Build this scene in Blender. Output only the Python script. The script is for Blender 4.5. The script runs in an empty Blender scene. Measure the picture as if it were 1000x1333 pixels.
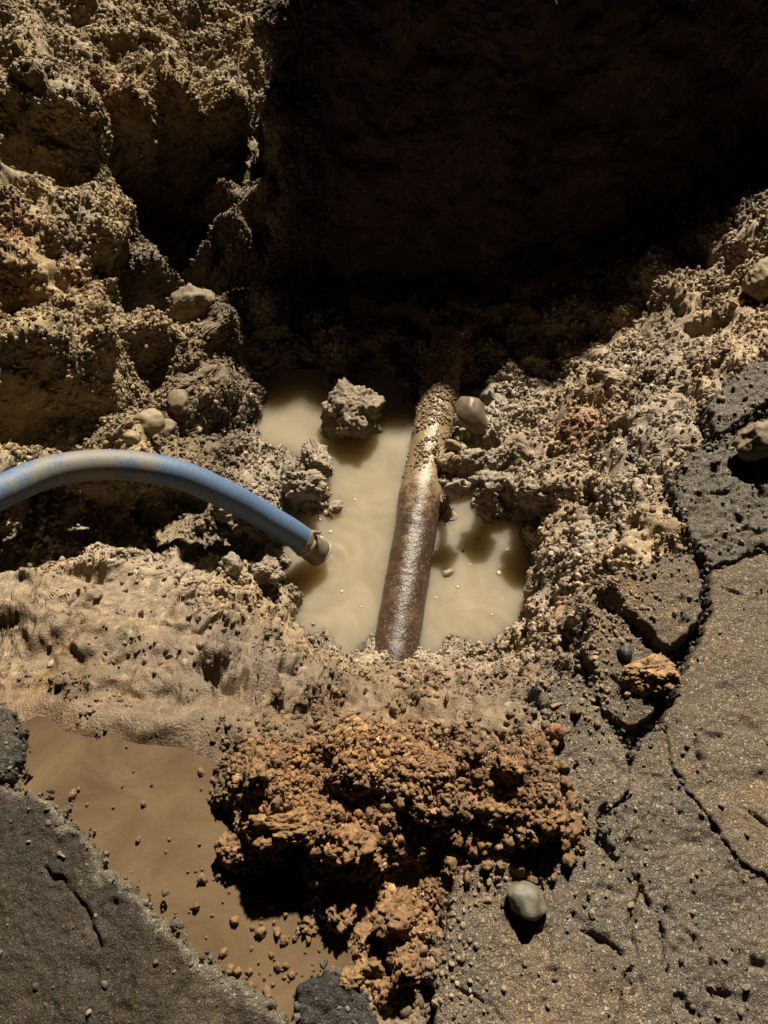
import bpy, bmesh, math, random
import numpy as np
from mathutils import Vector

rng = np.random.default_rng(7)
random.seed(7)
R = math.radians

# ------------------------------------------------------------------ camera, sky, light
scene = bpy.context.scene
PITCH = 58.0            # degrees below the horizon
CAMH = 1.45             # metres above the road
cam_d = bpy.data.cameras.new('camera')
cam_d.sensor_fit = 'HORIZONTAL'
cam_d.sensor_width = 36.0
cam_d.lens = 36.0
cam_d.clip_start = 0.05
cam_d.clip_end = 200
cam = bpy.data.objects.new('camera', cam_d)
cam.location = (0, 0, CAMH)
cam.rotation_euler = (R(90 - PITCH), 0, 0)
scene.collection.objects.link(cam)
scene.camera = cam

SUN_EL, SUN_AZ = 43.0, 12.0      # azimuth: degrees to the right of straight ahead
world = bpy.data.worlds.new('World')
scene.world = world
world.use_nodes = True
wn = world.node_tree
bg = wn.nodes['Background']
sky = wn.nodes.new('ShaderNodeTexSky')
sky.sky_type = 'NISHITA'
sky.sun_disc = False
sky.sun_elevation = R(SUN_EL)
sky.sun_rotation = R(SUN_AZ)
wn.links.new(sky.outputs[0], bg.inputs[0])
bg.inputs[1].default_value = 0.0006
sl = bpy.data.lights.new('work_light', 'SUN')
sl.energy = 5.0
sl.angle = R(1.8)
sl.color = (1.0, 0.892, 0.725)
so = bpy.data.objects.new('work_light', sl)
ldir = Vector((math.sin(R(SUN_AZ)) * math.cos(R(SUN_EL)), math.cos(R(SUN_AZ)) * math.cos(R(SUN_EL)), math.sin(R(SUN_EL))))
so.rotation_euler = ldir.to_track_quat('Z', 'Y').to_euler()
so.location = (0.6, 4.0, 3.5)
scene.collection.objects.link(so)
vs = scene.view_settings
vs.view_transform = 'Standard'
vs.look = 'None'
vs.exposure = 1.2
vs.gamma = 1.0
vs.use_curve_mapping = False

# ------------------------------------------------------------------ helpers
SP, CP = math.sin(R(PITCH)), math.cos(R(PITCH))
WATER = -0.60
K = 0.66                # lowers most base colours to damp tones, so bounced light fills shadows less


def at(px, py, z=0.0):
    """Where the line of sight through a point of the photograph meets height z."""
    u, o = (px - 500) / 1000.0, (py - 666.5) / 1000.0
    dy, dz = CP - o * SP, -SP - o * CP
    t = (z - CAMH) / dz
    return np.array([u * t, dy * t, z])


def depth(px, py, z=0.0):
    o = (py - 666.5) / 1000.0
    return (z - CAMH) / (-SP - o * CP)


def project(x, y, z):
    d = y * CP - (z - CAMH) * SP
    d = np.maximum(d, 0.05)
    return 500 + 1000 * x / d, 666.5 - 1000 * (y * SP + (z - CAMH) * CP) / d


def smooth(a, b, x):
    t = np.clip((x - a) / (b - a), 0, 1)
    return t * t * (3 - 2 * t)


_G = rng.normal(size=(4096, 3)).astype(np.float32)
_G /= np.linalg.norm(_G, axis=1)[:, None]
_J = rng.random((4096, 4)).astype(np.float32)


def _h(ix, iy, iz):
    return ((ix * 73856093) ^ (iy * 19349663) ^ (iz * 83492791)) & 4095


def perlin(P, scale, seed=0):
    Q = (P / scale).astype(np.float32) + np.float32(seed * 17.37 + 211.3)
    I = np.floor(Q).astype(np.int64)
    F = Q - I
    W = F * F * F * (F * (F * 6 - 15) + 10)
    out = np.zeros(len(P), np.float32)
    for a in (0, 1):
        wx = W[:, 0] if a else 1 - W[:, 0]
        for b in (0, 1):
            wy = W[:, 1] if b else 1 - W[:, 1]
            for c in (0, 1):
                wz = W[:, 2] if c else 1 - W[:, 2]
                g = _G[_h(I[:, 0] + a, I[:, 1] + b, I[:, 2] + c)]
                out += wx * wy * wz * (g[:, 0] * (F[:, 0] - a) + g[:, 1] * (F[:, 1] - b) + g[:, 2] * (F[:, 2] - c))
    return out * 1.5


def fbm(P, scale, octaves=3, seed=0, gain=0.5):
    out, amp = 0, 1.0
    for k in range(octaves):
        out = out + amp * perlin(P, scale / 2 ** k, seed + k * 3)
        amp *= gain
    return out


def worley(P, scale, seed=0):
    """distance to nearest cell point (0..~1), second nearest minus nearest, cell random value"""
    Q = (P / scale).astype(np.float32) + np.float32(seed * 13.71 + 307.1)
    I = np.floor(Q).astype(np.int64)
    F = Q - I
    f1 = np.full(len(P), 9, np.float32)
    f2 = np.full(len(P), 9, np.float32)
    cid = np.zeros(len(P), np.float32)
    for a in (-1, 0, 1):
        for b in (-1, 0, 1):
            for c in (-1, 0, 1):
                j = _J[_h(I[:, 0] + a, I[:, 1] + b, I[:, 2] + c)]
                d = (a + j[:, 0] - F[:, 0]) ** 2 + (b + j[:, 1] - F[:, 1]) ** 2 + (c + j[:, 2] - F[:, 2]) ** 2
                m = d < f1
                f2 = np.where(m, f1, np.minimum(f2, d))
                cid = np.where(m, j[:, 3], cid)
                f1 = np.where(m, d, f1)
    f1 = np.sqrt(f1)
    return f1, np.sqrt(f2) - f1, cid


def set_props(o, label=None, cat=None, group=None, kind=None):
    if label: o['label'] = label
    if cat: o['category'] = cat
    if group: o['group'] = group
    if kind: o['kind'] = kind
    return o


def mesh_from(name, V, F, mat=None, smooth_shade=True):
    """numpy verts (n,3) and faces (m,k) -> mesh"""
    me = bpy.data.meshes.new(name)
    V = np.ascontiguousarray(V, np.float32)
    F = np.ascontiguousarray(F, np.int32)
    k = F.shape[1]
    me.vertices.add(len(V))
    me.vertices.foreach_set('co', V.ravel())
    me.loops.add(F.size)
    me.loops.foreach_set('vertex_index', F.ravel())
    me.polygons.add(len(F))
    me.polygons.foreach_set('loop_start', np.arange(0, F.size, k, dtype=np.int32))
    me.polygons.foreach_set('loop_total', np.full(len(F), k, np.int32))
    me.update(calc_edges=True)
    me.polygons.foreach_set('use_smooth', np.full(len(F), smooth_shade))
    if mat: me.materials.append(mat)
    return me


def set_col(me, C, name='col'):
    a = me.attributes.new(name, 'FLOAT_COLOR', 'POINT')
    c = np.ones((len(C), 4), np.float32)
    c[:, :3] = C
    a.data.foreach_set('color', c.ravel())


def set_val(me, v, name):
    a = me.attributes.new(name, 'FLOAT', 'POINT')
    a.data.foreach_set('value', np.ascontiguousarray(v, np.float32))


def link(name, me, parent=None, loc=None):
    o = bpy.data.objects.new(name, me)
    scene.collection.objects.link(o)
    if loc is not None: o.location = loc
    if parent: o.parent = parent
    return o


def grid_faces(nu, nv):
    i = np.arange(nu * nv).reshape(nv, nu)
    return np.stack([i[:-1, :-1], i[:-1, 1:], i[1:, 1:], i[1:, :-1]], -1).reshape(-1, 4)


# ------------------------------------------------------------------ materials
def base_mat(name):
    m = bpy.data.materials.new(name)
    m.use_nodes = True
    nt = m.node_tree
    b = nt.nodes['Principled BSDF']
    return m, nt, b, nt.nodes.new, nt.links.new


def noise_node(nt, scale, detail=4, rough=0.6, coord=None):
    n = nt.nodes.new('ShaderNodeTexNoise')
    n.inputs['Scale'].default_value = scale
    n.inputs['Detail'].default_value = detail
    n.inputs['Roughness'].default_value = rough
    if coord is not None: nt.links.new(coord, n.inputs['Vector'])
    return n


def ramp(nt, src, stops):
    r = nt.nodes.new('ShaderNodeValToRGB')
    while len(r.color_ramp.elements) < len(stops): r.color_ramp.elements.new(0.5)
    for e, (p, c) in zip(r.color_ramp.elements, stops):
        e.position = p
        e.color = (c, c, c, 1) if not hasattr(c, '__len__') else (*c, 1)
    nt.links.new(src, r.inputs[0])
    return r


def mixc(nt, mode, fac, a, b):
    n = nt.nodes.new('ShaderNodeMix')
    n.data_type = 'RGBA'
    n.blend_type = mode
    for s, v in ((n.inputs[0], fac), (n.inputs[6], a), (n.inputs[7], b)):
        if hasattr(v, 'is_linked'): nt.links.new(v, s)
        else: s.default_value = v if not hasattr(v, '__len__') else (*v, 1)
    return n.outputs[2]


def soil_material(name, instanced=False, bump=0.6):
    m, nt, b, N, L = base_mat(name)
    co = N('ShaderNodeTexCoord')
    at_ = N('ShaderNodeAttribute')
    at_.attribute_name = 'col'
    if instanced: at_.attribute_type = 'INSTANCER'
    src = co.outputs['Object']
    n1 = noise_node(nt, 60, 5, 0.65, src)
    n2 = noise_node(nt, 420, 3, 0.6, src)
    r1 = ramp(nt, n1.outputs[0], [(0.3, 0.62), (0.7, 1.3)])
    r2 = ramp(nt, n2.outputs[0], [(0.3, 0.7), (0.72, 1.35)])
    c = mixc(nt, 'MULTIPLY', 1.0, at_.outputs['Color'], r1.outputs[0])
    c = mixc(nt, 'MULTIPLY', 1.0, c, r2.outputs[0])
    L(c, b.inputs['Base Color'])
    wet = N('ShaderNodeAttribute')
    wet.attribute_name = 'wet'
    if instanced: wet.attribute_type = 'INSTANCER'
    mr = N('ShaderNodeMapRange')
    mr.inputs['To Min'].default_value = 0.92
    mr.inputs['To Max'].default_value = 0.30
    L(wet.outputs['Fac'], mr.inputs['Value'])
    ro = N('ShaderNodeMath'); ro.operation = 'MULTIPLY_ADD'
    L(n1.outputs[0], ro.inputs[0]); ro.inputs[1].default_value = 0.25
    sub = N('ShaderNodeMath'); sub.operation = 'SUBTRACT'
    L(mr.outputs[0], sub.inputs[0]); sub.inputs[1].default_value = 0.12
    L(sub.outputs[0], ro.inputs[2])
    L(ro.outputs[0], b.inputs['Roughness'])
    v = N('ShaderNodeTexVoronoi')
    v.inputs['Scale'].default_value = 190
    L(src, v.inputs['Vector'])
    ad = N('ShaderNodeMath'); ad.operation = 'MULTIPLY_ADD'
    L(v.outputs['Distance'], ad.inputs[0]); ad.inputs[1].default_value = -0.6
    L(n2.outputs[0], ad.inputs[2])
    bp = N('ShaderNodeBump')
    bp.inputs['Strength'].default_value = bump
    bp.inputs['Distance'].default_value = 0.004
    L(ad.outputs[0], bp.inputs['Height'])
    L(bp.outputs[0], b.inputs['Normal'])
    return m


M_soil = soil_material('soil')
M_crumb = soil_material('soil_crumb', True, 0.5)


def asphalt_material():
    m, nt, b, N, L = base_mat('asphalt')
    co = N('ShaderNodeTexCoord')
    src = co.outputs['Object']
    at_ = N('ShaderNodeAttribute'); at_.attribute_name = 'col'
    col = at_.outputs['Color']
    nd = noise_node(nt, 90, 3, 0.6, src)
    warp = N('ShaderNodeVectorMath'); warp.operation = 'MULTIPLY_ADD'
    L(nd.outputs['Color'], warp.inputs[0]); warp.inputs[1].default_value = (0.006, 0.006, 0.006); L(src, warp.inputs[2])
    heights = []
    c = mixc(nt, 'MULTIPLY', 1.0, col, (0.40, 0.40, 0.41))
    for sc, thr, lo, hi in ((115, 0.40, 0.62, 2.3), (200, 0.50, 0.6, 2.5), (380, 0.54, 0.55, 2.6)):
        v = N('ShaderNodeTexVoronoi'); v.inputs['Scale'].default_value = sc
        L(warp.outputs[0], v.inputs['Vector'])
        sp = N('ShaderNodeSeparateColor'); L(v.outputs['Color'], sp.inputs[0])
        # stone where the distance is under a random radius
        rad = N('ShaderNodeMath'); rad.operation = 'MULTIPLY_ADD'
        L(sp.outputs[0], rad.inputs[0]); rad.inputs[1].default_value = 0.55; rad.inputs[2].default_value = thr - 0.38
        df = N('ShaderNodeMath'); df.operation = 'SUBTRACT'
        L(rad.outputs[0], df.inputs[0]); L(v.outputs['Distance'], df.inputs[1])
        mk = ramp(nt, df.outputs[0], [(0.0, 0.0), (0.06, 1.0)])
        tone = ramp(nt, sp.outputs[1], [(0.0, (lo, lo, lo)), (0.72, (1.15, 1.13, 1.10)), (0.92, (hi * 0.8, hi * 0.78, hi * 0.72)), (1.0, (hi * 1.2, hi * 1.15, hi * 1.05))])
        st = mixc(nt, 'MULTIPLY', 1.0, col, tone.outputs[0])
        c = mixc(nt, 'MIX', mk.outputs[0], c, st)
        heights.append((mk.outputs[0], 1.0 if sc < 300 else 0.5))
    n = noise_node(nt, 13, 7, 0.72, src)
    veil = ramp(nt, n.outputs[0], [(0.45, 0.03), (0.70, 0.50)])
    mudc = mixc(nt, 'MULTIPLY', 1.0, col, (1.12, 1.0, 0.82))
    c = mixc(nt, 'MIX', veil.outputs[0], c, mudc)
    n2 = noise_node(nt, 300, 3, 0.6, src)
    r3 = ramp(nt, n2.outputs[0], [(0.3, 0.75), (0.7, 1.25)])
    c = mixc(nt, 'MULTIPLY', 1.0, c, r3.outputs[0])
    L(c, b.inputs['Base Color'])
    b.inputs['Roughness'].default_value = 0.62
    b.inputs['Specular IOR Level'].default_value = 0.35
    h = n2.outputs[0]
    for o_, k_ in heights:
        a_ = N('ShaderNodeMath'); a_.operation = 'MULTIPLY_ADD'
        L(o_, a_.inputs[0]); a_.inputs[1].default_value = k_; L(h, a_.inputs[2]); h = a_.outputs[0]
    bp = N('ShaderNodeBump')
    bp.inputs['Strength'].default_value = 0.8
    bp.inputs['Distance'].default_value = 0.004
    L(h, bp.inputs['Height'])
    L(bp.outputs[0], b.inputs['Normal'])
    return m


M_asphalt = asphalt_material()


def stone_material(name, c0, c1, rough=0.55, scale=30, mud=None):
    c0, c1 = tuple(K * x for x in c0), tuple(K * x for x in c1)
    if mud: mud = tuple(K * x for x in mud)
    m, nt, b, N, L = base_mat(name)
    co = N('ShaderNodeTexCoord')
    src = co.outputs['Object']
    n = noise_node(nt, scale, 6, 0.65, src)
    r = ramp(nt, n.outputs[0], [(0.32, c0), (0.68, c1)])
    c = r.outputs[0]
    if mud:
        n3 = noise_node(nt, 18, 5, 0.7, src)
        f = ramp(nt, n3.outputs[0], [(0.47, 0.0), (0.55, 1.0)])
        c = mixc(nt, 'MIX', f.outputs[0], c, mud)
    n2 = noise_node(nt, 350, 3, 0.6, src)
    r2 = ramp(nt, n2.outputs[0], [(0.3, 0.75), (0.7, 1.25)])
    c = mixc(nt, 'MULTIPLY', 1.0, c, r2.outputs[0])
    L(c, b.inputs['Base Color'])
    b.inputs['Roughness'].default_value = rough
    bp = N('ShaderNodeBump')
    bp.inputs['Strength'].default_value = 0.35
    bp.inputs['Distance'].default_value = 0.003
    L(n2.outputs[0], bp.inputs['Height'])
    L(bp.outputs[0], b.inputs['Normal'])
    return m


def water_material(name, col, rough=0.12, radius=(0.13, 0.105, 0.065), var=0.12):
    col = tuple(K * x for x in col)
    m, nt, b, N, L = base_mat(name)
    co = N('ShaderNodeTexCoord')
    src = co.outputs['Object']
    n = noise_node(nt, 4.5, 6, 0.6, src)
    n.inputs['Distortion'].default_value = 1.6
    r = ramp(nt, n.outputs[0], [(0.3, tuple(x * (1 - var) for x in col)), (0.7, tuple(x * (1 + var) for x in col))])
    L(r.outputs[0], b.inputs['Base Color'])
    b.inputs['Roughness'].default_value = rough
    b.inputs['IOR'].default_value = 1.33
    if radius:
        b.subsurface_method = 'BURLEY'
        b.inputs['Subsurface Weight'].default_value = 1.0
        b.inputs['Subsurface Radius'].default_value = radius
        b.inputs['Subsurface Scale'].default_value = 1.0
    return m


M_water = water_material('muddy_water', (0.35, 0.292, 0.195), var=0.2)
def slurry_material():
    m = water_material('mud_slurry', (0.150, 0.102, 0.057), 0.30, None, 0.30)
    nt = m.node_tree
    b = nt.nodes['Principled BSDF']
    co = nt.nodes.new('ShaderNodeTexCoord')
    n = noise_node(nt, 160, 4, 0.6, co.outputs['Object'])
    bp = nt.nodes.new('ShaderNodeBump')
    bp.inputs['Strength'].default_value = 0.15
    bp.inputs['Distance'].default_value = 0.003
    nt.links.new(n.outputs[0], bp.inputs['Height'])
    nt.links.new(bp.outputs[0], b.inputs['Normal'])
    return m
M_slurry = slurry_material()

# ------------------------------------------------------------------ terrain control points (photo x, photo y, height)
CTRL = [
    # under the asphalt and the slurry at the near side
    (-300, 1400, -.1), (0, 1400, -.1), (300, 1400, -.1), (600, 1400, -.1), (900, 1400, -.1), (1300, 1400, -.1),
    (-300, 1150, -.09), (0, 1150, -.08), (100, 1200, -.08), (150, 1060, -.065), (250, 1120, -.065), (200, 1180, -.065),
    (330, 1230, -.065), (300, 1180, -.06), (60, 1010, -.055), (120, 985, -.05), (230, 1010, -.055), (340, 1300, -.06),
    (-300, 950, -.05),
    # mud shelf
    (0, 900, -.03), (60, 935, -.034), (100, 900, -.02), (150, 945, -.034), (200, 930, -.022), (300, 940, -.02), (260, 975, -.034), (200, 965, -.034), (120, 950, -.032), (300, 975, -.03),
    (0, 830, -.08), (100, 820, -.09), (200, 835, -.11), (290, 860, -.11), (350, 905, -.07), (420, 912, -.10),
    (0, 765, -.15), (100, 755, -.19), (200, 765, -.25), (300, 785, -.37), (340, 800, -.44), (375, 822, -.55), (425, 845, -.56),
    (-250, 800, -.08), (-250, 720, -.1), (-250, 640, 0.0),
    (390, 860, -.36), (350, 850, -.28),
    # scarp under the hose
    (0, 705, -.2), (100, 705, -.25), (200, 705, -.33), (250, 690, -.42), (270, 720, -.42),
    (0, 625, -.05), (100, 630, -.14), (200, 630, -.24), (260, 620, -.36),
    # left mud bar and left pool
    (300, 620, -.5), (340, 610, -.51), (390, 640, -.53), (415, 655, -.57), (430, 640, -.66), (320, 700, -.49), (350, 745, -.5), (300, 745, -.42), (385, 760, -.68), (375, 700, -.62),
    (400, 700, -.7), (345, 545, -.66), (390, 570, -.66), (330, 590, -.55), (400, 540, -.68), (440, 600, -.7), (480, 620, -.72), (420, 595, -.6),
    # pool floor
    (430, 780, -.74), (480, 700, -.75), (600, 780, -.75), (650, 800, -.7), (640, 720, -.74), (560, 720, -.75), (590, 830, -.7), (470, 815, -.7),
    (665, 700, -.66),
    # mud dam to the right of the pipe
    (585, 600, -.52), (590, 642, -.505), (640, 640, -.50), (685, 632, -.47), (655, 600, -.53), (615, 592, -.57), (620, 565, -.57), (650, 560, -.53), (700, 570, -.47), (690, 520, -.5),
    (600, 668, -.70), (650, 670, -.70), (600, 690, -.72), (650, 694, -.72), (683, 672, -.6),
    (540, 560, -.61), (540, 520, -.6), (500, 515, -.63), (500, 560, -.68), (450, 510, -.62), (350, 505, -.64),
    # shadowed floor at the back
    (450, 450, -.58), (550, 450, -.56), (650, 450, -.54), (400, 480, -.6), (600, 490, -.57), (700, 490, -.52),
    # left bank
    (325, 520, -.56), (325, 450, -.52), (250, 560, -.42), (150, 560, -.29), (50, 560, -.14), (0, 560, -.05),
    (250, 450, -.42), (150, 450, -.27), (50, 450, -.11), (300, 400, -.47), (310, 300, -.47), (310, 150, -.38), (310, 0, -.25),
    (200, 0, -.1), (100, 0, -.02), (0, 0, .05), (0, 150, .01), (0, 300, -.02), (80, 300, -.09), (140, 300, -.16), (210, 250, -.36), (240, 330, -.42), (170, 180, -.2),
    (90, 150, -.02), (60, 90, 0.02), (250, 130, -.27), (370, 0, -.4), (370, 200, -.55), (-200, 300, .02), (-200, 0, .06), (-200, 500, 0.0),
    # near bank
    (480, 846, -.6), (540, 852, -.6), (600, 858, -.58), (650, 856, -.56), (480, 880, -.33), (480, 905, -.17), (540, 900, -.2), (600, 905, -.18), (660, 895, -.22),
    (480, 940, -.03), (540, 930, -.06), (600, 940, -.02), (680, 930, -.005), (690, 880, -.22), (690, 850, -.42),
    # right bank
    (690, 800, -.5), (692, 740, -.56), (715, 690, -.47), (725, 790, -.36), (738, 830, -.2), (725, 872, -.09), (757, 845, -.08), (762, 790, -.09), (740, 730, -.33), (790, 720, -.12),
    (720, 640, -.45), (760, 620, -.38), (800, 660, -.2), (855, 660, -.07), (800, 570, -.29), (860, 590, -.13), (850, 510, -.23), (900, 460, -.17), (900, 550, -.06),
    (950, 400, -.12), (1000, 300, -.03), (900, 350, -.24), (850, 400, -.33), (950, 250, -.14), (1000, 200, -.05), (800, 480, -.38), (760, 505, -.47), (730, 540, -.46), (900, 250, -.25),
    (1000, 100, -.05), (900, 150, -.25), (960, 480, -.05), (1050, 400, -.04), (1150, 300, 0.0), (1200, 150, 0.0),
    (900, 800, -.09), (1000, 650, -.09), (950, 950, -.09), (850, 1000, -.09), (1000, 1100, -.09), (750, 1000, -.085), (700, 1200, -.1), (900, 1200, -.1), (1300, 700, -.09), (1300, 1000, -.09), (1300, 500, -.06),
    # loose orange heap
    (350, 965, 0.0), (450, 965, .022), (540, 965, .025), (640, 965, .015), (450, 1005, .04), (550, 1005, .04), (640, 1010, .03), (705, 985, .03), (735, 1070, -.01), (685, 1085, -.005), (650, 1050, .045),
    (305, 1005, -.01), (315, 1045, .005), (360, 1055, .045), (420, 1045, .03), (500, 1035, .035), (560, 1040, .035), (610, 1055, .025), (400, 1065, .04), (470, 1080, .0), (540, 1080, -.02), (590, 1090, -.03),
    (340, 1135, -.045), (375, 1140, -.045), (440, 1125, .035), (450, 1150, .005), (500, 1180, -.0), (470, 1185, -.035), (550, 1135, -.05), (500, 1120, -.02), (610, 1110, -.04), (460, 1250, -.028), (530, 1230, -.012), (530, 1300, -.012), (565, 1190, -.015), (560, 1265, -.015), (490, 1290, -.02), (520, 1380, -.015), (420, 1200, -.035),
    (285, 1085, -.05), (270, 1025, -.045), (400, 1235, -.055),
]
pts = np.array([at(*c) for c in CTRL])
extra = np.array([(-2.2, -.6, -.1), (2.2, -.6, -.1), (-2.2, 1, -.03), (2.2, 1, -.06), (-2.2, 2.5, .03), (2.2, 2.5, -.02), (-2.2, 4.4, .05), (0, 4.4, -.3), (2.2, 4.4, 0), (-1, 4.4, 0), (1.3, 3.2, -.05), (0, 3.2, -.45)])
pts = np.vstack([pts, extra])


def rbf_fit(P):
    d = np.hypot(P[:, None, 0] - P[None, :, 0], P[:, None, 1] - P[None, :, 1])
    n = len(P)
    A = np.zeros((n + 3, n + 3))
    A[:n, :n] = -d + 0.012 * np.eye(n) * -1
    A[:n, n] = 1; A[:n, n + 1:] = P[:, :2]
    A[n, :n] = 1; A[n + 1:, :n] = P[:, :2].T
    return np.linalg.solve(A, np.concatenate([P[:, 2], np.zeros(3)]))


X0, X1, Y0, Y1 = -1.9, 1.9, -0.45, 4.2
GX, GY = 381, 466
wts = rbf_fit(pts)
gx, gy = np.linspace(X0, X1, GX), np.linspace(Y0, Y1, GY)
XX, YY = np.meshgrid(gx, gy)
q = np.stack([XX.ravel(), YY.ravel()], 1)
Z = np.full(len(q), wts[len(pts)]) + q @ wts[len(pts) + 1:]
for k in range(len(pts)):
    Z -= wts[k] * np.hypot(q[:, 0] - pts[k, 0], q[:, 1] - pts[k, 1])
ZZ = Z.reshape(GY, GX)
# spoil bank across the far end of the trench: steep towards the hole
qq = np.stack([XX.ravel(), YY.ravel(), np.zeros(XX.size)], 1)
wob = (perlin(qq, 0.45, 3) * 0.10 + perlin(qq, 0.17, 5) * 0.04).reshape(GY, GX)
yb = YY + wob
face = -0.62 + (yb - 2.28) / 0.34 * 0.92
topz = 0.345 + wob * 0.5 - np.maximum(yb - 2.75, 0) * 0.35
wob2 = (perlin(qq, 0.30, 8) * 0.16 + perlin(qq, 0.11, 9) * 0.07 + perlin(qq, 0.05, 10) * 0.03).reshape(GY, GX)
left = smooth(-0.56, -0.28, XX + wob2 + 0.06)
heap = np.minimum(np.minimum(face, topz), -0.62 + (XX + wob2 * 0.8 + 0.50) * 3.6)
heap = heap * left + (-2.0) * (1 - left)
ZZ = np.maximum(ZZ, heap)


def zs(x, y):
    fx = np.clip((x - X0) / (X1 - X0) * (GX - 1), 0, GX - 1.001)
    fy = np.clip((y - Y0) / (Y1 - Y0) * (GY - 1), 0, GY - 1.001)
    i, j = fx.astype(int), fy.astype(int)
    a, b = fx - i, fy - j
    return ZZ[j, i] * (1 - a) * (1 - b) + ZZ[j, i + 1] * a * (1 - b) + ZZ[j + 1, i] * (1 - a) * b + ZZ[j + 1, i + 1] * a * b


def wgt(x, y, z):
    px, py = project(x, y, z)
    inside = smooth(-150, -20, px) * smooth(1150, 1020, px) * smooth(-120, -10, py) * smooth(1430, 1350, py)
    w = 0.22 + 0.78 * inside
    dark = smooth(-0.4, -0.2, x) * smooth(1.9, 2.2, y)
    return w * (1 - 0.6 * dark)


NU, NV = 780, 1080
xs = np.linspace(X0, X1, NU)
NF = 2400
yf = np.linspace(Y0, Y1, NF)
Xf = np.repeat(xs[None], NF, 0); Yf = np.repeat(yf[:, None], NU, 1)
Zf = zs(Xf, Yf)
seg = np.hypot(np.diff(Yf, axis=0), np.diff(Zf, axis=0)) * wgt(Xf, Yf, Zf)[1:]
cum = np.vstack([np.zeros((1, NU)), np.cumsum(seg, 0)])
cum /= cum[-1]
ker = np.hanning(31); ker /= ker.sum()
cp = np.pad(cum, ((0, 0), (15, 15)), mode='edge')
cum = np.apply_along_axis(lambda r: np.convolve(r, ker, 'valid'), 1, cp)
tv = np.linspace(0, 1, NV)
Yg = np.stack([np.interp(tv, cum[:, i], yf) for i in range(NU)], 1)
Xg = np.repeat(xs[None], NV, 0)
Zg = zs(Xg, Yg)
seg = np.sqrt(np.diff(Xg, axis=1) ** 2 + np.diff(Yg, axis=1) ** 2 + np.diff(Zg, axis=1) ** 2) * wgt(Xg, Yg, Zg)[:, 1:]
cum = np.hstack([np.zeros((NV, 1)), np.cumsum(seg, 1)])
cum /= cum[:, -1:]
cp = np.pad(cum, ((15, 15), (0, 0)), mode='edge')
cum = np.apply_along_axis(lambda r: np.convolve(r, ker, 'valid'), 0, cp)
tu = np.linspace(0, 1, NU)
Xn = np.stack([np.interp(tu, cum[j], Xg[j]) for j in range(NV)])
Yn = np.stack([np.interp(tu, cum[j], Yg[j]) for j in range(NV)])
Zn = zs(Xn, Yn)
P0 = np.stack([Xn, Yn, Zn], -1)
du = np.gradient(P0, axis=1); dv = np.gradient(P0, axis=0)
Nn = np.cross(du, dv); Nn /= np.linalg.norm(Nn, axis=-1, keepdims=True)
P = P0.reshape(-1, 3).astype(np.float32); Nn = Nn.reshape(-1, 3).astype(np.float32)


def blobs(P, lst, soft=1.0):
    """union of soft discs: (photo x, photo y, height, radius in photo pixels[, aspect])"""
    out = np.zeros(len(P), np.float32)
    for b in lst:
        c = at(b[0], b[1], b[2]); r = b[3] * depth(b[0], b[1], b[2]) / 1000
        d2 = ((P - c.astype(np.float32)) ** 2).sum(1) / (r * r)
        out = np.maximum(out, np.exp(-d2 * 1.4 * soft))
    return out


n_big = fbm(P, 0.30, 2, 1)
n_mid = fbm(P, 0.10, 4, 11, 0.55)
n_fine = fbm(P, 0.028, 3, 21)
w1, w1e, w1c = worley(P, 0.055, 1)
w2, w2e, w2c = worley(P, 0.024, 2)
w3, w3e, w3c = worley(P, 0.011, 3)

# where the ground is smoothed wet mud rather than crumbs
mud_smooth = blobs(P, [(60, 790, -.12, 90), (170, 800, -.17, 90), (270, 830, -.16, 80), (380, 880, -.17, 70), (60, 870, -.05, 80), (170, 900, -.03, 100), (60, 960, -.04, 90), (200, 960, -.04, 110), (530, 930, -.06, 60), (250, 735, -.4, 45), (330, 910, -.07, 75), (600, 925, -.07, 60), (430, 900, -.15, 60), (480, 900, -.2, 50), (270, 900, -.05, 90), (0, 830, -.08, 90), (0, 760, -.15, 60), (320, 820, -.35, 50), (120, 745, -.22, 50)])
orange_heap = blobs(P, [(330, 1000, .02, 60), (400, 990, .07, 70), (480, 980, .07, 75), (560, 990, .07, 75), (640, 1000, .06, 65), (700, 980, .03, 45), (730, 1070, 0, 45), (680, 1060, .02, 60), (370, 1080, .05, 75), (450, 1100, .05, 80), (540, 1080, .05, 80), (440, 1180, 0, 70), (490, 1250, -.03, 60), (610, 1080, 0, 60), (290, 1060, -.02, 45), (320, 1130, -.04, 45), (530, 1180, -.02, 60)], 0.9)
under = smooth(0.05, -0.02, -P[:, 1] + 0.0) * 0
mud_smooth = np.clip(mud_smooth * 1.3, 0, 1) * smooth(-0.62, -0.12, fbm(P, 0.15, 4, 57, 0.6) + 0.10)
TQ = P * np.array([0.7, 2.1, 1.5], np.float32)
tv_ = fbm(TQ, 0.19, 4, 58) * 4.5
ledge = (np.floor(tv_) + smooth(0.80, 1.0, tv_ - np.floor(tv_))) / 5.0
amp = 1.0 - 0.80 * np.clip(mud_smooth * 1.25, 0, 1)
amp = np.maximum(amp, orange_heap * 0.9)
crumb = (0.62 - w1) * 0.020 + (0.62 - w2) * 0.0115 + (0.62 - w3) * 0.0055
lumps = n_big * 0.030 + n_mid * 0.034 + np.abs(n_fine) * 0.010
hollow = np.maximum(n_mid - 0.28, 0) * -0.05
D = amp * (lumps + hollow + (0.62 - w1) * 0.012) + (1 - amp) * (ledge * 0.075 - 0.008 + n_mid * 0.006 + n_fine * 0.0018 - np.maximum(perlin(P * np.array([1, 2.2, 1.6], np.float32), 0.05, 40) - 0.25, 0) * 0.03 + (0.55 - w2) * 0.0012)
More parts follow.
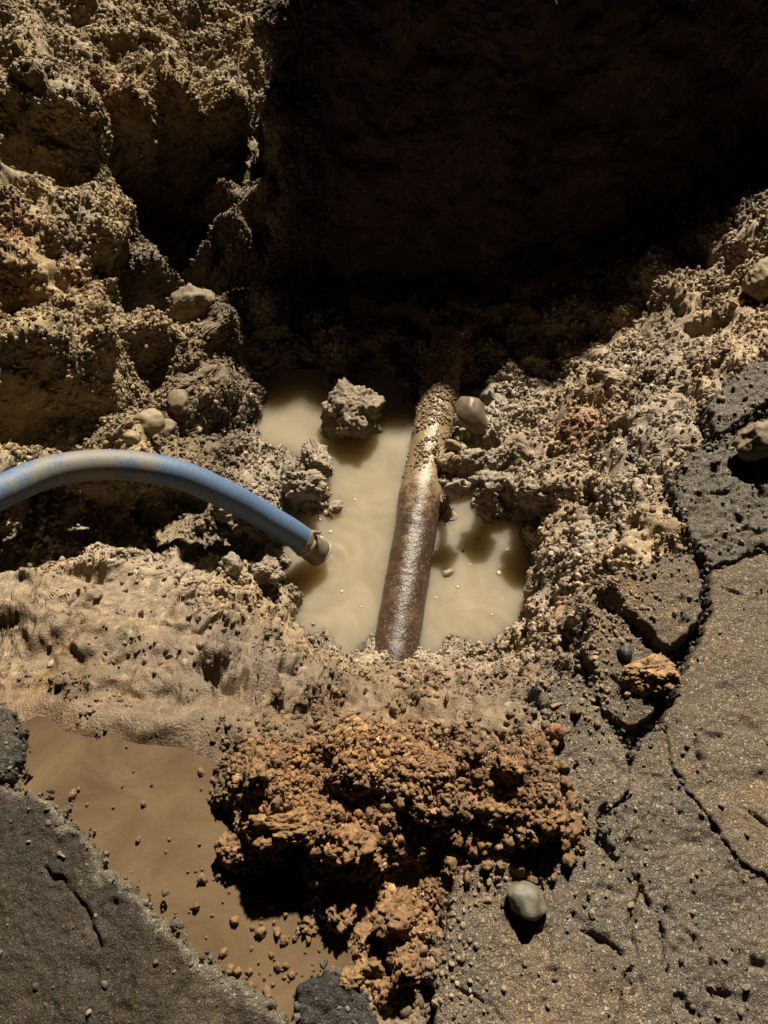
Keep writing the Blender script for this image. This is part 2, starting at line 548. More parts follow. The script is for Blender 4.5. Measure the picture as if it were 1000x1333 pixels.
# the loose heap is very lumpy
D += orange_heap * (n_mid * 0.045 + (0.5 - w1) * 0.025 + (0.45 - worley(P, 0.085, 8)[0]) * 0.04)
# bulges and pits of the left bank and the right bank
left_z = smooth(-0.45, -0.6, P[:, 0]) * smooth(0.95, 1.15, P[:, 1])
D += left_z * (fbm(P, 0.22, 2, 61) * 0.085 + (0.55 - worley(P, 0.16, 7)[0]) * 0.06)
right_z = smooth(0.4, 0.6, P[:, 0]) * smooth(0.75, 1.0, P[:, 1])
D += right_z * (fbm(P, 0.18, 2, 71) * 0.032)
class Hits:
    def __init__(self, P):
        self.P = P
        px, py = project(P[:, 0], P[:, 1], P[:, 2])
        self.d = P[:, 1] * CP - (P[:, 2] - CAMH) * SP
        self.px, self.py = px, py
        ok = (px > -300) & (px < 1300) & (py > -200) & (py < 1500)
        self.i = np.nonzero(ok)[0]

    def __call__(self, x, y, r=5):
        m = self.i[(np.abs(self.px[self.i] - x) < r) & (np.abs(self.py[self.i] - y) < r)]
        if len(m) == 0: return self(x, y, r * 3) if r < 200 else at(x, y, 0)
        return self.P[m[np.argmin(self.d[m])]]


hit = Hits(P)
FORMS = [  # photo x, y, height, radius px, metres (+ out, - in): overhangs and hollows of the banks
    (215, 128, 0, 34, .15), (285, 150, 0, 36, .16), (170, 150, 0, 26, .10), (235, 262, -.34, 58, -.34), (210, 345, -.30, 52, -.34), (280, 335, -.42, 46, -.26), (250, 205, 0, 40, -.20), (225, 395, 0, 34, -.16),  (20, 525, 0, 32, -.12), (65, 540, 0, 34, -.14), (115, 540, 0, 34, -.13), (150, 575, 0, 28, -.10), (60, 470, 0, 40, .05), (140, 470, 0, 36, .05), (290, 430, 0, 30, .04), (75, 30, 0, 22, -.05), (5, 60, 0, 16, -.10), (120, 130, 0, 20, -.06), (165, 60, 0, 18, -.07), (190, 100, 0, 22, .05), (240, 90, 0, 22, .04), (60, 390, 0, 14, -.05), (150, 330, 0, 14, -.07), 
    (90, 130, -.06, 55, .08), (60, 60, 0.0, 45, .04), (20, 190, -.01, 30, -.12), (70, 205, -.08, 26, -.11), (110, 215, -.12, 22, -.09),
    (165, 85, -.10, 26, -.07), (270, 60, -.22, 26, -.07), (330, 60, -.30, 30, .05), (340, 260, -.50, 28, .07), 
    (40, 330, -.04, 40, .05), (75, 325, -.08, 18, -.06), (120, 420, -.2, 50, .06), (40, 470, -.1, 60, .06), (220, 440, -.4, 45, .07), (270, 510, -.48, 40, .06), (170, 380, -.28, 26, -.09),
    (20, 560, -.1, 26, -.05), (90, 560, -.2, 34, -.08), (150, 530, -.3, 26, -.07), (210, 585, -.36, 24, -.05),
    (40, 655, -.14, 45, -.10), (110, 660, -.2, 45, -.12), (180, 665, -.28, 42, -.12), (235, 655, -.36, 34, -.10), 
    (680, 910, -.08, 20, -.02), (619, 590, 0, 21, -.055), (368, 40, 0, 26, .09), (352, 100, 0, 22, -.10), (372, 150, 0, 20, .09), (345, 205, 0, 22, -.09), (350, 270, 0, 22, .09), (335, 330, 0, 18, -.07), (340, 400, 0, 20, .07), (738, 832, -.26, 24, -.09), (700, 790, -.44, 18, .03), (735, 700, -.38, 14, -.06), (760, 640, -.33, 16, -.05), (817, 530, -.30, 15, -.10), (785, 575, -.36, 13, -.05),
    (930, 545, -.05, 20, -.07), (850, 350, -.33, 30, .05), (885, 330, -.24, 22, -.06), (945, 340, -.14, 20, -.08), (900, 420, -.2, 14, -.06), (870, 380, -.28, 26, .04), (930, 410, -.14, 18, -.05),
    (780, 500, -.42, 26, .05), (720, 620, -.45, 30, .04), (750, 545, -.43, 24, .04), (690, 700, -.5, 18, .03),
    (400, 893, -.17, 26, -.04), (350, 893, -.13, 26, -.04), (300, 880, -.1, 22, -.025), (285, 866, 0, 15, .030), (318, 876, 0, 16, .035), (355, 884, 0, 17, .04), (395, 888, 0, 18, .045), (430, 884, 0, 14, .04), (300, 888, 0, 12, -.02), (345, 902, 0, 14, -.03), (390, 908, 0, 15, -.035), (250, 850, 0, 13, .022), (215, 842, 0, 12, .018), (80, 772, 0, 12, .03), (55, 780, 0, 12, .025), (140, 795, 0, 14, .025), (170, 830, 0, 14, .022), (240, 800, 0, 15, .025), (300, 815, 0, 14, .03), (345, 835, 0, 15, .03), (120, 855, 0, 12, .015), (560, 890, 0, 14, .03), (610, 885, 0, 13, .03), (655, 878, 0, 14, .03), (520, 905, 0, 10, .02), (70, 780, -.13, 22, -.035), (95, 815, -.1, 16, -.025),
]
for fx_, fy_, fz_, fr_, fa_ in FORMS:
    c = hit(fx_, fy_).astype(np.float32)
    r = fr_ * (c[1] * CP - (c[2] - CAMH) * SP) / 1000
    d2 = ((P + 0.35 * r * np.stack([n_mid, n_big, -n_mid], 1) - c) ** 2).sum(1) / (r * r)
    D += fa_ * (np.exp(-d2 * d2 * 0.9))
shore = np.exp(-((P[:, 2] - WATER) / 0.10) ** 2)
D += shore * (fbm(P, 0.14, 3, 63) * 0.045 + perlin(P, 0.05, 64) * 0.015)
STEPS = [  # torn lips of mud: lines of photo points, height
    ([(250, 858), (300, 884), (350, 905), (400, 915), (450, 902), (475, 888)], .034),
    ([(50, 770), (75, 792), (105, 800), (135, 788)], .030), ([(85, 832), (140, 850), (175, 846)], .018),
    ([(195, 800), (255, 818), (310, 806)], .026), ([(320, 853), (360, 866), (410, 862)], .024), ([(150, 882), (190, 897), (225, 890)], .016),
    ([(10, 815), (50, 828)], .016), ([(250, 920), (290, 930), (330, 922)], .014), ([(520, 900), (570, 912), (620, 905)], .02), ([(230, 765), (290, 775), (340, 790)], .022),
]
jx = perlin(P, 0.05, 121) * 0.018 + perlin(P, 0.017, 122) * 0.007
for ln_, hh_ in STEPS:
    w_ = np.array([hit(a_, b_)[:2] for a_, b_ in ln_])
    o_ = np.argsort(w_[:, 0]); w_ = w_[o_]
    yl = np.interp(P[:, 0], w_[:, 0], w_[:, 1])
    end = smooth(w_[0, 0], w_[0, 0] + 0.04, P[:, 0]) * smooth(w_[-1, 0], w_[-1, 0] - 0.04, P[:, 0])
    sd_ = P[:, 1] - yl + jx
    D += hh_ * end * (smooth(-0.002, 0.004, sd_) * np.exp(-np.maximum(sd_, 0) / 0.055) - 0.35 * np.exp(-((sd_ + 0.008) / 0.010) ** 2))
D = np.where(D > 0.12, 0.12 + 0.15 * np.tanh((D - 0.12) / 0.15), np.where(D < -0.25, -0.25 + 0.15 * np.tanh((D + 0.25) / 0.15), D))
# slurry bed stays low
slur = blobs(P, [(120, 1020, -.06, 70), (200, 1080, -.06, 80), (260, 1150, -.06, 75), (320, 1240, -.06, 70), (220, 1180, -.06, 60), (60, 1000, -.06, 50)])
low_gap = blobs(P, [(540, 1230, -.02, 50), (530, 1300, -.02, 50), (520, 1360, -.02, 50), (490, 1270, -.02, 40)])
slur_w = blobs(P, [(120, 1000, -.05, 110), (220, 1030, -.05, 110), (60, 960, -.04, 90), (200, 1080, -.06, 90), (260, 1150, -.06, 80), (320, 1240, -.06, 75), (270, 985, -.05, 90)], 0.8)
D *= 1 - 0.93 * np.clip(slur_w * 1.35, 0, 1) * (1 - np.clip(orange_heap * 1.6 - 0.5, 0, 1))
P1 = (P + Nn * D[:, None]).reshape(NV, NU, 3)


def relax(A, M, axis, ksize):
    """even out the spacing of the grid lines along one axis after the coarse relief has stretched them"""
    if axis == 1: A, M = A.transpose(1, 0, 2), M.transpose(1, 0, 2)
    n, m = A.shape[:2]
    sg = np.linalg.norm(np.diff(A, axis=0), axis=-1)
    sg = np.minimum(sg, 0.03) * wgt(A[1:, :, 0], A[1:, :, 1], A[1:, :, 2]) + 1e-5
    cm = np.vstack([np.zeros((1, m)), np.cumsum(sg, 0)]); cm /= cm[-1]
    kk = np.hanning(ksize); kk /= kk.sum(); h_ = ksize // 2
    cq = np.pad(cm, ((0, 0), (h_, h_)), mode='edge')
    acc = 0
    for q_ in range(ksize): acc = acc + kk[q_] * cq[:, q_:q_ + m]
    t_ = np.linspace(0, 1, n)
    oA, oM = np.empty_like(A), np.empty_like(M)
    idx_ = np.arange(n, dtype=float)
    for c_ in range(m):
        f_ = np.interp(t_, acc[:, c_], idx_)
        i_ = np.minimum(f_.astype(int), n - 2); w_ = (f_ - i_)[:, None]
        oA[:, c_] = A[i_, c_] * (1 - w_) + A[i_ + 1, c_] * w_
        oM[:, c_] = M[i_, c_] * (1 - w_) + M[i_ + 1, c_] * w_
    if axis == 1: oA, oM = oA.transpose(1, 0, 2), oM.transpose(1, 0, 2)
    return oA, oM


MK = np.stack([amp, orange_heap, slur, slur_w, mud_smooth], -1).reshape(NV, NU, 5)
for ax_, ks_ in ((0, 9), (1, 9), (0, 9)):
    P1, MK = relax(P1, MK, ax_, ks_)
amp, orange_heap, slur, slur_w, mud_smooth = [np.ascontiguousarray(MK[..., k_].ravel()) for k_ in range(5)]
du, dv = np.gradient(P1, axis=1), np.gradient(P1, axis=0)
Nn = np.cross(du, dv)
area = np.linalg.norm(Nn, axis=-1).ravel()
for _ in range(2):                                        # soften the normals so that grains do not cross
    Nn = (Nn + np.roll(Nn, 1, 0) + np.roll(Nn, -1, 0) + np.roll(Nn, 1, 1) + np.roll(Nn, -1, 1))
Nn /= np.linalg.norm(Nn, axis=-1, keepdims=True) + 1e-12
Nn = Nn.reshape(-1, 3).astype(np.float32)
P = np.ascontiguousarray(P1.reshape(-1, 3).astype(np.float32))
# fine relief: aggregates of crumbs, on the surface as it now stands
w2, w2e, w2c = worley(P, 0.026, 2)
w3, w3e, w3c = worley(P, 0.0125, 3)
rough_ = 0.22 + 0.95 * smooth(-0.35, 0.35, fbm(P, 0.14, 3, 131))
dens_patch = smooth(-0.45, 0.2, fbm(P, 0.14, 3, 131))
D = amp * rough_ * ((0.55 - w2) * 0.0135 + (0.5 - w3) * 0.0075 + fbm(P, 0.03, 3, 21) * 0.006) + (1 - amp) * (fbm(P * np.array([0.6, 1.5, 1.3], np.float32), 0.06, 5, 22, 0.6) * 0.007)
D *= 1 - 0.9 * np.clip(slur_w * 1.35, 0, 1) * (1 - np.clip(orange_heap * 1.6 - 0.5, 0, 1))
P = P + Nn * D[:, None]

def hblobs(Q, lst):
    return blobs(Q, [(a_, b_, float(hit(a_, b_)[2]), r_) for a_, b_, r_ in lst])


# ------------------------------------------------------------------ outlines of the asphalt (photo points on the road plane)
PLATES = {
    'loose': [(783, 757), (800, 745), (850, 728), (905, 712), (922, 745), (922, 790), (900, 830), (872, 846), (850, 826), (815, 793)],
    'strip': [(768, 778), (812, 803), (845, 838), (885, 862), (872, 890), (852, 930), (820, 962), (790, 928), (765, 885), (762, 830)],
    'lower': [(700, 885), (752, 885), (783, 938), (816, 977), (812, 1036), (772, 1060), (768, 1098), (790, 1115), (828, 1154), (858, 1204), (868, 1290), (900, 2000), (560, 2000), (570, 1310), (582, 1240), (598, 1150), (640, 1115), (690, 1108), (748, 1095), (728, 1000)],
    'right': [(930, 745), (1000, 722), (1400, 640), (1500, 1120), (1010, 1140), (962, 1108), (925, 1056), (882, 998), (872, 942), (892, 885), (932, 805)],
    'middle': [(828, 982), (862, 946), (874, 1004), (918, 1066), (954, 1120), (1005, 1152), (1500, 1135), (2400, 2000), (905, 2000), (876, 1290), (866, 1206), (836, 1148), (800, 1108), (784, 1068), (822, 1042)],
    'upper': [(880, 610), (928, 575), (1000, 540), (1350, 470), (1400, 625), (1000, 708), (930, 735), (908, 700), (885, 655)],
    'back': [(925, 525), (960, 490), (1010, 462), (1300, 400), (1345, 458), (1000, 520), (935, 560)],
    'left': [(-700, 1010), (-200, 1010), (-20, 1022), (30, 1034), (62, 1052), (100, 1092), (140, 1142), (200, 1195), (240, 1242), (300, 1282), (370, 1335), (486, 2000), (-1400, 2000)],
    'centre': [(388, 1290), (428, 1268), (470, 1296), (490, 1340), (550, 2000), (494, 2000)],
    'left_end': [(-300, 900), (-40, 905), (8, 930), (22, 975), (12, 1012), (-60, 1008), (-300, 1003)],
}


def wpoly(poly, z=0.0):
    return np.array([at(a, b, z)[:2] for a, b in poly], np.float32)


def sdist(XY, poly):
    """signed distance, positive inside"""
    d = np.full(len(XY), 9.0, np.float32)
    ins = np.zeros(len(XY), bool)
    n = len(poly)
    x, y = XY[:, 0], XY[:, 1]
    for i in range(n):
        a, b = poly[i], poly[(i + 1) % n]
        e = b - a
        t = np.clip(((x - a[0]) * e[0] + (y - a[1]) * e[1]) / (e @ e), 0, 1)
        d = np.minimum(d, np.hypot(x - a[0] - t * e[0], y - a[1] - t * e[1]))
        c = (a[1] > y) != (b[1] > y)
        xi = a[0] + (y - a[1]) * e[0] / (e[1] if abs(e[1]) > 1e-9 else 1e-9)
        ins ^= c & (x < xi)
    return np.where(ins, d, -d)


def pdist(XY, line):
    d = np.full(len(XY), 9.0, np.float32)
    for a, b in zip(line[:-1], line[1:]):
        e = b - a
        t = np.clip(((XY[:, 0] - a[0]) * e[0] + (XY[:, 1] - a[1]) * e[1]) / (e @ e), 0, 1)
        d = np.minimum(d, np.hypot(XY[:, 0] - a[0] - t * e[0], XY[:, 1] - a[1] - t * e[1]))
    return d


# keep the soil below the plates
for nm, pl in PLATES.items():
    s = sdist(P[:, :2], wpoly(pl))
    lim = np.where(s > 0.015, -0.05, np.where(s > -0.03, -0.05 + (0.015 - s) / 0.045 * 0.10, 9))
    P[:, 2] = np.minimum(P[:, 2], lim)

# ------------------------------------------------------------------ soil colour (material zones, some with shade painted in)
def soil_colour(P):
    q = P.astype(np.float32)
    base = np.array([0.37, 0.283, 0.185], np.float32)[None].repeat(len(P), 0)
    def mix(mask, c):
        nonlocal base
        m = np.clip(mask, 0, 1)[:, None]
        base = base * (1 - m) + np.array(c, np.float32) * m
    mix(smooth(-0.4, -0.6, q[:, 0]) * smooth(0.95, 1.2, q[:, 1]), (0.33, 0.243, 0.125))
    mix(smooth(1.95, 2.25, q[:, 1]) * smooth(-0.5, -0.3, q[:, 0]), (0.05, 0.030, 0.018))  # far bank near black: its unlit face is put into the colour
    mix(smooth(1.0, 0.78, q[:, 1]) * smooth(0.0, -0.2, q[:, 0]) * 0.8, (0.225, 0.160, 0.092))
    mix(smooth(0.80, 0.60, q[:, 1]) * 0.85, (0.168, 0.114, 0.064))
    mix(smooth(-0.26, -0.42, q[:, 2] + 0.05 * perlin(q, 0.15, 97)) * smooth(-0.38, -0.5, q[:, 0]) * smooth(0.95, 1.2, q[:, 1]) * 0.75, (0.125, 0.09, 0.052))  # left bank foot: dimness of the steep face painted as darker soil
    # rusty streaks in the left bank
    mix(blobs(q, [(20, 300, -.03, 50), (15, 380, -.05, 45), (110, 350, -.14, 40), (130, 130, -.05, 40)]) * 0.8, (0.33, 0.17, 0.06))
    mix(blobs(q, [(90, 300, -.1, 60), (60, 420, -.1, 50), (130, 420, -.2, 50)]) * 0.5, (0.29, 0.24, 0.16))
    # reddish patches at the right and near bank
    mix(blobs(q, [(735, 800, -.3, 35), (750, 850, -.15, 25), (690, 880, -.2, 30), (760, 560, -.4, 60)]) * 0.7, (0.30, 0.15, 0.075))
    # grey smeared mud
    patch = smooth(-0.35, 0.25, fbm(q, 0.10, 3, 99))
    mix(hblobs(q, [(110, 800, 60), (170, 850, 60), (340, 835, 60), (400, 870, 50), (280, 820, 60), (60, 850, 50)]) * 0.55 * patch, (0.165, 0.128, 0.088))
    mix(hblobs(q, [(330, 880, 34), (380, 895, 36), (430, 890, 28), (290, 868, 26), (85, 790, 30), (130, 800, 24)]) * 0.9 * (0.4 + 0.6 * patch), (0.105, 0.075, 0.052))  # darker brown mud, also painting in the shade below the torn lips
    mix(hblobs(q, [(345, 845, 22), (370, 838, 18), (160, 835, 18), (215, 855, 20)]) * 0.35 * patch, (0.30, 0.255, 0.19))
    mix(hblobs(q, [(60, 900, 60), (200, 925, 70), (300, 915, 50), (130, 900, 60)]) * 0.7, (0.225, 0.152, 0.08))
    mix(hblobs(q, [(540, 925, 60), (480, 935, 50), (600, 935, 50)]) * 0.6, (0.27, 0.19, 0.105))
    # rusty orange heap and the yellow strip behind it
    oh = blobs(q, [(330, 1000, .02, 60), (400, 990, .07, 70), (480, 980, .07, 75), (560, 990, .07, 75), (640, 1000, .06, 65), (700, 980, .03, 45), (730, 1070, 0, 45), (680, 1060, .02, 60), (370, 1080, .05, 75), (450, 1100, .05, 80), (540, 1080, .05, 80), (440, 1180, 0, 70), (490, 1250, -.03, 60), (610, 1080, 0, 60), (290, 1060, -.02, 45), (320, 1130, -.04, 45), (530, 1180, -.02, 60)], 0.8)
    mix(oh * 1.3 * smooth(-0.55, 0.05, fbm(q, 0.06, 3, 98) + oh - 0.35), (0.25, 0.137, 0.060))
    mix(blobs(q, [(470, 950, .02, 40), (500, 1000, .08, 28)]) * 0.7, (0.42, 0.26, 0.11))
    mix(blobs(q, [(60, 1000, -.05, 90), (150, 1000, -.05, 90), (250, 1010, -.05, 60), (330, 1200, -.05, 100), (220, 1120, -.05, 90)]) * 0.8, (0.22, 0.135, 0.065))
    mix(smooth(0.004, -0.030, q[:, 2] + 0.012 * perlin(q, 0.12, 94)) * smooth(0.62, 0.5, q[:, 1]) * smooth(-0.02, -0.12, q[:, 0]) * 0.9, (0.17, 0.11, 0.055))
    v = fbm(q, 0.12, 3, 91)
    h = perlin(q, 0.35, 95)
    base = base * (1 + 0.28 * v)[:, None]
    base[:, 0] *= 1 + 0.10 * h
    base[:, 2] *= 1 - 0.18 * h
    cl = worley(q, 0.02, 13)[2]
    base *= (0.82 + 0.36 * cl)[:, None]
    # pale grit
    g = worley(q, 0.009, 14)[2]
    base = np.where((g > 0.955)[:, None], base * 1.5 + 0.04, base)
    return np.clip(base * K, 0.006, 0.8)


def soil_wet(P):
    q = P.astype(np.float32)
    w = 0.25 + 0.5 * smooth(WATER + 0.12, WATER + 0.02, q[:, 2])
    w = np.maximum(w, blobs(q, [(60, 790, -.12, 90), (170, 800, -.17, 90), (270, 830, -.16, 80), (380, 880, -.17, 80), (60, 870, -.05, 80), (170, 900, -.03, 100), (480, 880, -.3, 80), (600, 890, -.3, 80), (700, 820, -.4, 60)]) * 0.85)
    return np.clip(w + 0.3 * perlin(q, 0.09, 33), 0, 1)


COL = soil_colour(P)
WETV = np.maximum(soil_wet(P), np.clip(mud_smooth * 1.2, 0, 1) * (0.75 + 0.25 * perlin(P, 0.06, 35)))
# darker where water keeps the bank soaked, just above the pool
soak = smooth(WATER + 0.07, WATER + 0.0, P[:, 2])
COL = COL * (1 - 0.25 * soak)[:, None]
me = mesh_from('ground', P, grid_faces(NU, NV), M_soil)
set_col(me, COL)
set_val(me, WETV, 'wet')
ground = set_props(link('ground', me), 'crumbly tan and brown soil banks of the dug hole', kind='structure')

# surrounding road, out to the horizon, outside the dug area
def ring():
    xs_ = [-60, X0 + 0.02, X1 - 0.02, 60]
    ys_ = [-60, Y0 + 0.02, Y1 - 0.02, 60]
    V = [(x, y, -0.03 if (abs(x) < 10 and abs(y) < 10) else -0.2) for y in ys_ for x in xs_]
    F = [(j * 4 + i, j * 4 + i + 1, j * 4 + i + 5, j * 4 + i + 4) for j in range(3) for i in range(3) if (i, j) != (1, 1)]
    m = mesh_from('road', np.array(V), np.array(F), M_asphalt)
    set_col(m, np.tile((0.055, 0.048, 0.038), (len(V), 1)))
    return set_props(link('road', m), 'dark worn road surface all round the hole', kind='structure')
ring()

# ------------------------------------------------------------------ sheets with broken edges (asphalt, slurry)
CRACKS = [wpoly(l) for l in [
    [(832, 1150), (822, 1200), (826, 1250), (800, 1333)],
    [(868, 1180), (900, 1222), (912, 1235), (932, 1272), (955, 1335)],
    [(905, 965), (918, 1000), (935, 1030), (962, 1052), (1000, 1075)],
    [(745, 1190), (760, 1215), (805, 1240)],
    [(935, 765), (968, 775), (1000, 760)],
    [(940, 660), (960, 690), (1000, 690)], [(905, 640), (950, 640), (985, 615)],
    [(600, 1290), (640, 1310), (655, 1335)],
    [(60, 1130), (110, 1180), (130, 1240)],
    [(795, 880), (830, 905)],
]]


def sheet(name, poly, spacing, thick, base_z, tilt=(0, 0), bump=1.0, jag=0.010, mat=None, colf=None, edge_round=0.012, rough_amp=0.0, parent=None, wet=None, grow=0.0):
    w = wpoly(poly, base_z)
    lo, hi = w.min(0) - 0.03, w.max(0) + 0.03
    lo = np.maximum(lo, (X0 + 0.03, Y0 + 0.03)); hi = np.minimum(hi, (X1 - 0.03, Y1))
    nx, ny = int((hi[0] - lo[0]) / spacing) + 2, int((hi[1] - lo[1]) / spacing) + 2
    A, B = np.meshgrid(np.linspace(lo[0], hi[0], nx), np.linspace(lo[1], hi[1], ny))
    XY = np.stack([A.ravel(), B.ravel()], 1).astype(np.float32)
    Q = np.column_stack([XY, np.zeros(len(XY), np.float32)])
    s = sdist(XY, w) + grow + jag * (fbm(Q, 0.05, 3, 51) + 0.9 * perlin(Q, 0.018, 52) + 0.5 * (0.5 - worley(Q, 0.014, 53)[0]))
    keep = s > -0.004
    e = smooth(-0.004, edge_round, s)
    c0 = w.mean(0)
    z = base_z + (XY[:, 0] - c0[0]) * tilt[0] + (XY[:, 1] - c0[1]) * tilt[1]
    if bump:
        a, ae, ac = worley(Q, 0.013, 41)
        b, be, bc = worley(Q, 0.0075, 42)
        z += bump * ((0.6 - a) * 0.0050 * (0.1 + 1.1 * ac) + (0.6 - b) * 0.0022 * (0.2 + bc) + fbm(Q, 0.09, 4, 43) * 0.006 + fbm(Q, 0.012, 2, 54) * 0.0022)
        pits = np.maximum(perlin(Q, 0.035, 44) - 0.42, 0)
        z -= bump * pits * 0.03
        for cr in CRACKS:
            d = pdist(XY + 0.012 * np.stack([perlin(Q, 0.03, 45), perlin(Q, 0.03, 46)], 1), cr)
            z -= 0.014 * np.exp(-(d / 0.0035) ** 2) * smooth(-0.25, 0.15, perlin(Q, 0.06, 49) + 0.1)
    if rough_amp:
        z += rough_amp * (fbm(Q, 0.05, 3, 47) + (0.6 - worley(Q, 0.03, 48)[0]))
    z -= (1 - np.sqrt(e)) * thick
    idx = np.full(len(XY), -1); idx[keep] = np.arange(keep.sum())
    F = grid_faces(nx, ny)
    F = F[keep[F].all(1)]
    F = idx[F]
    V = np.column_stack([XY, z])[keep]
    m = mesh_from(name, V, F, mat or M_asphalt)
    if colf is not None: set_col(m, colf(V, s[keep], Q[keep]))
    if wet is not None: set_val(m, np.full(len(V), wet), 'wet')
    o = link(name, m, parent)
    return o, V, s[keep]


def asph_col(base=(0.105, 0.088, 0.066), dusty=0.5, edge_pale=0.0):
    def f(V, s, Q):
        c = np.array(base, np.float32)[None].repeat(len(V), 0)
        d = smooth(-0.1, 0.5, fbm(Q, 0.22, 4, 81))[:, None] * dusty
        c = c * (1 - d) + (c * np.array((1.35, 1.15, 0.95), np.float32) + np.array((0.015, 0.008, 0.0), np.float32)) * d
        dk = smooth(0.1, 0.6, fbm(Q, 0.3, 2, 85))[:, None] * 0.45
        c = c * (1 - dk) + c * np.array((0.55, 0.58, 0.62), np.float32) * dk
        dirt = smooth(0.12, 0.5, fbm(Q, 0.11, 4, 83) + 0.25 * perlin(Q, 0.5, 84))[:, None] * dusty
        c = c * (1 - dirt) + np.array((0.23, 0.172, 0.11), np.float32) * dirt
        fresh = smooth(0.008, 0.0, s)[:, None] * 0.4         # freshly broken edge is tarry
        c = c * (1 - fresh) + np.array((0.04, 0.036, 0.032), np.float32) * fresh
        if edge_pale:
            k = (smooth(0.020, 0.006, s + 0.016 * fbm(Q, 0.04, 2, 87)))[:, None] * edge_pale
            c = c * (1 - k) + np.array((0.27, 0.24, 0.175), np.float32) * k
        return c * (K * np.array((0.80, 0.815, 0.84), np.float32))
    return f


road_near = bpy.data.objects.new('pavement', None)
scene.collection.objects.link(road_near)
set_props(road_near, 'broken and cracked grey asphalt along the hole', kind='structure')
SHEETS = []
spec = {   # height, tilt, dusty, bump, base colour
    'lower': (0.0, (0, 0.0), 0.5, 1.0, (0.245, 0.203, 0.148)),
    'right': (0.008, (0.02, 0), 0.85, 0.7, (0.26, 0.205, 0.138)),
    'middle': (-0.004, (0, 0), 0.5, 1.2, (0.225, 0.188, 0.14)),
    'upper': (-0.004, (0.03, -0.04), 0.2, 1.8, (0.19, 0.162, 0.12)),
    'back': (0.0, (0.0, 0), 0.1, 1.4, (0.20, 0.175, 0.14)),
    'left': (0.0, (0, 0), 0.28, 0.9, (0.060, 0.044, 0.025)),  # wet dark brown, with light fall-off towards this corner put into the colour
    'centre': (-0.015, (0, 0.05), 0.1, 1.2, (0.07, 0.065, 0.055)),
    'left_end': (-0.005, (0, 0), 0.3, 1.4, (0.09, 0.08, 0.06)),
}
for nm, (bz, tl, du_, bm_, bc) in spec.items():
    o, V, s = sheet('asphalt_plate', PLATES[nm], 0.0034, 0.07, bz, tl, bm_, 0.008, M_asphalt, asph_col(bc, du_, 0.8 if nm == 'left' else 0.0), parent=road_near, grow=0.0095, edge_round=0.005)
    SHEETS.append((nm, V, s))
for nm, bz, tl, lab in (('loose', 0.022, (-0.03, -0.02), 'cracked-off wedge of grey brown asphalt tilted above a dark gap'),
                        ('strip', 0.004, (0.0, 0.04), 'long broken asphalt strip with an orange soil lump on it')):
    o, V, s = sheet('asphalt_chunk', PLATES[nm], 0.0030, 0.075, bz, tl, 0.9, 0.010, M_asphalt, asph_col((0.26, 0.20, 0.13), 0.7))
    set_props(o, lab, 'asphalt chunk')
    SHEETS.append((nm, V, s))

# slurry filling the dip in front of the left asphalt
SLUR = [(-40, 1025), (5, 960), (60, 915), (150, 915), (280, 950), (330, 1000), (440, 1060), (560, 1120), (620, 1270), (620, 1420), (300, 1420), (240, 1300), (130, 1190), (40, 1080)]
o, V, s = sheet('slurry', SLUR, 0.012, 0.0, -0.036, (0, 0), 0, 0.0, M_slurry, None)
set_props(o, 'smooth brown mud slurry beside the asphalt', kind='structure')

# ------------------------------------------------------------------ water
def water_sheet(name, poly, z, th, mat, ripple=None, n=220):
    w = wpoly(poly, z)
    lo, hi = w.min(0), w.max(0)
    A, B = np.meshgrid(np.linspace(lo[0], hi[0], n), np.linspace(lo[1], hi[1], n))
    XY = np.stack([A.ravel(), B.ravel()], 1)
    zz = np.full(len(XY), z)
    Q = np.column_stack([XY, np.zeros(len(XY))])
    zz += perlin(Q, 0.2, 5) * 0.0012 + perlin(Q, 0.06, 6) * 0.0004
    if ripple is not None:
        d = np.hypot(XY[:, 0] - ripple[0], XY[:, 1] - ripple[1])
        zz += 0.0020 * np.cos(d / 0.045 * 2 * math.pi) * np.exp(-d / 0.075) * smooth(0.0, 0.02, d)
    top = np.column_stack([XY, zz]); bot = top.copy(); bot[:, 2] = z - th
    F = grid_faces(n, n)
    F2 = F[:, ::-1] + n * n
    i = np.arange(n * n).reshape(n, n)
    loop = np.concatenate([i[0, :-1], i[:-1, -1], i[-1, :0:-1], i[:0:-1, 0]])
    nx_ = np.roll(loop, -1)
    S = np.stack([loop, loop + n * n, nx_ + n * n, nx_], 1)
    m = mesh_from(name, np.vstack([top, bot]), np.vstack([F, F2, S]), mat)
    return link(name, m)


tip = at(428, 728, WATER)
wo = water_sheet('water', [(300, 480), (760, 480), (760, 880), (300, 880)], WATER, 0.25, M_water, tip)
set_props(wo, 'opaque tan muddy water lying in the hole', kind='structure')
wp = water_sheet('puddle', [(595, 560), (645, 560), (645, 615), (595, 615)], float(Hits(P)(619, 593, 6)[2]) + 0.014, 0.05, M_water, None, 30)
set_props(wp, 'small muddy puddle behind the soil dam', kind='structure')

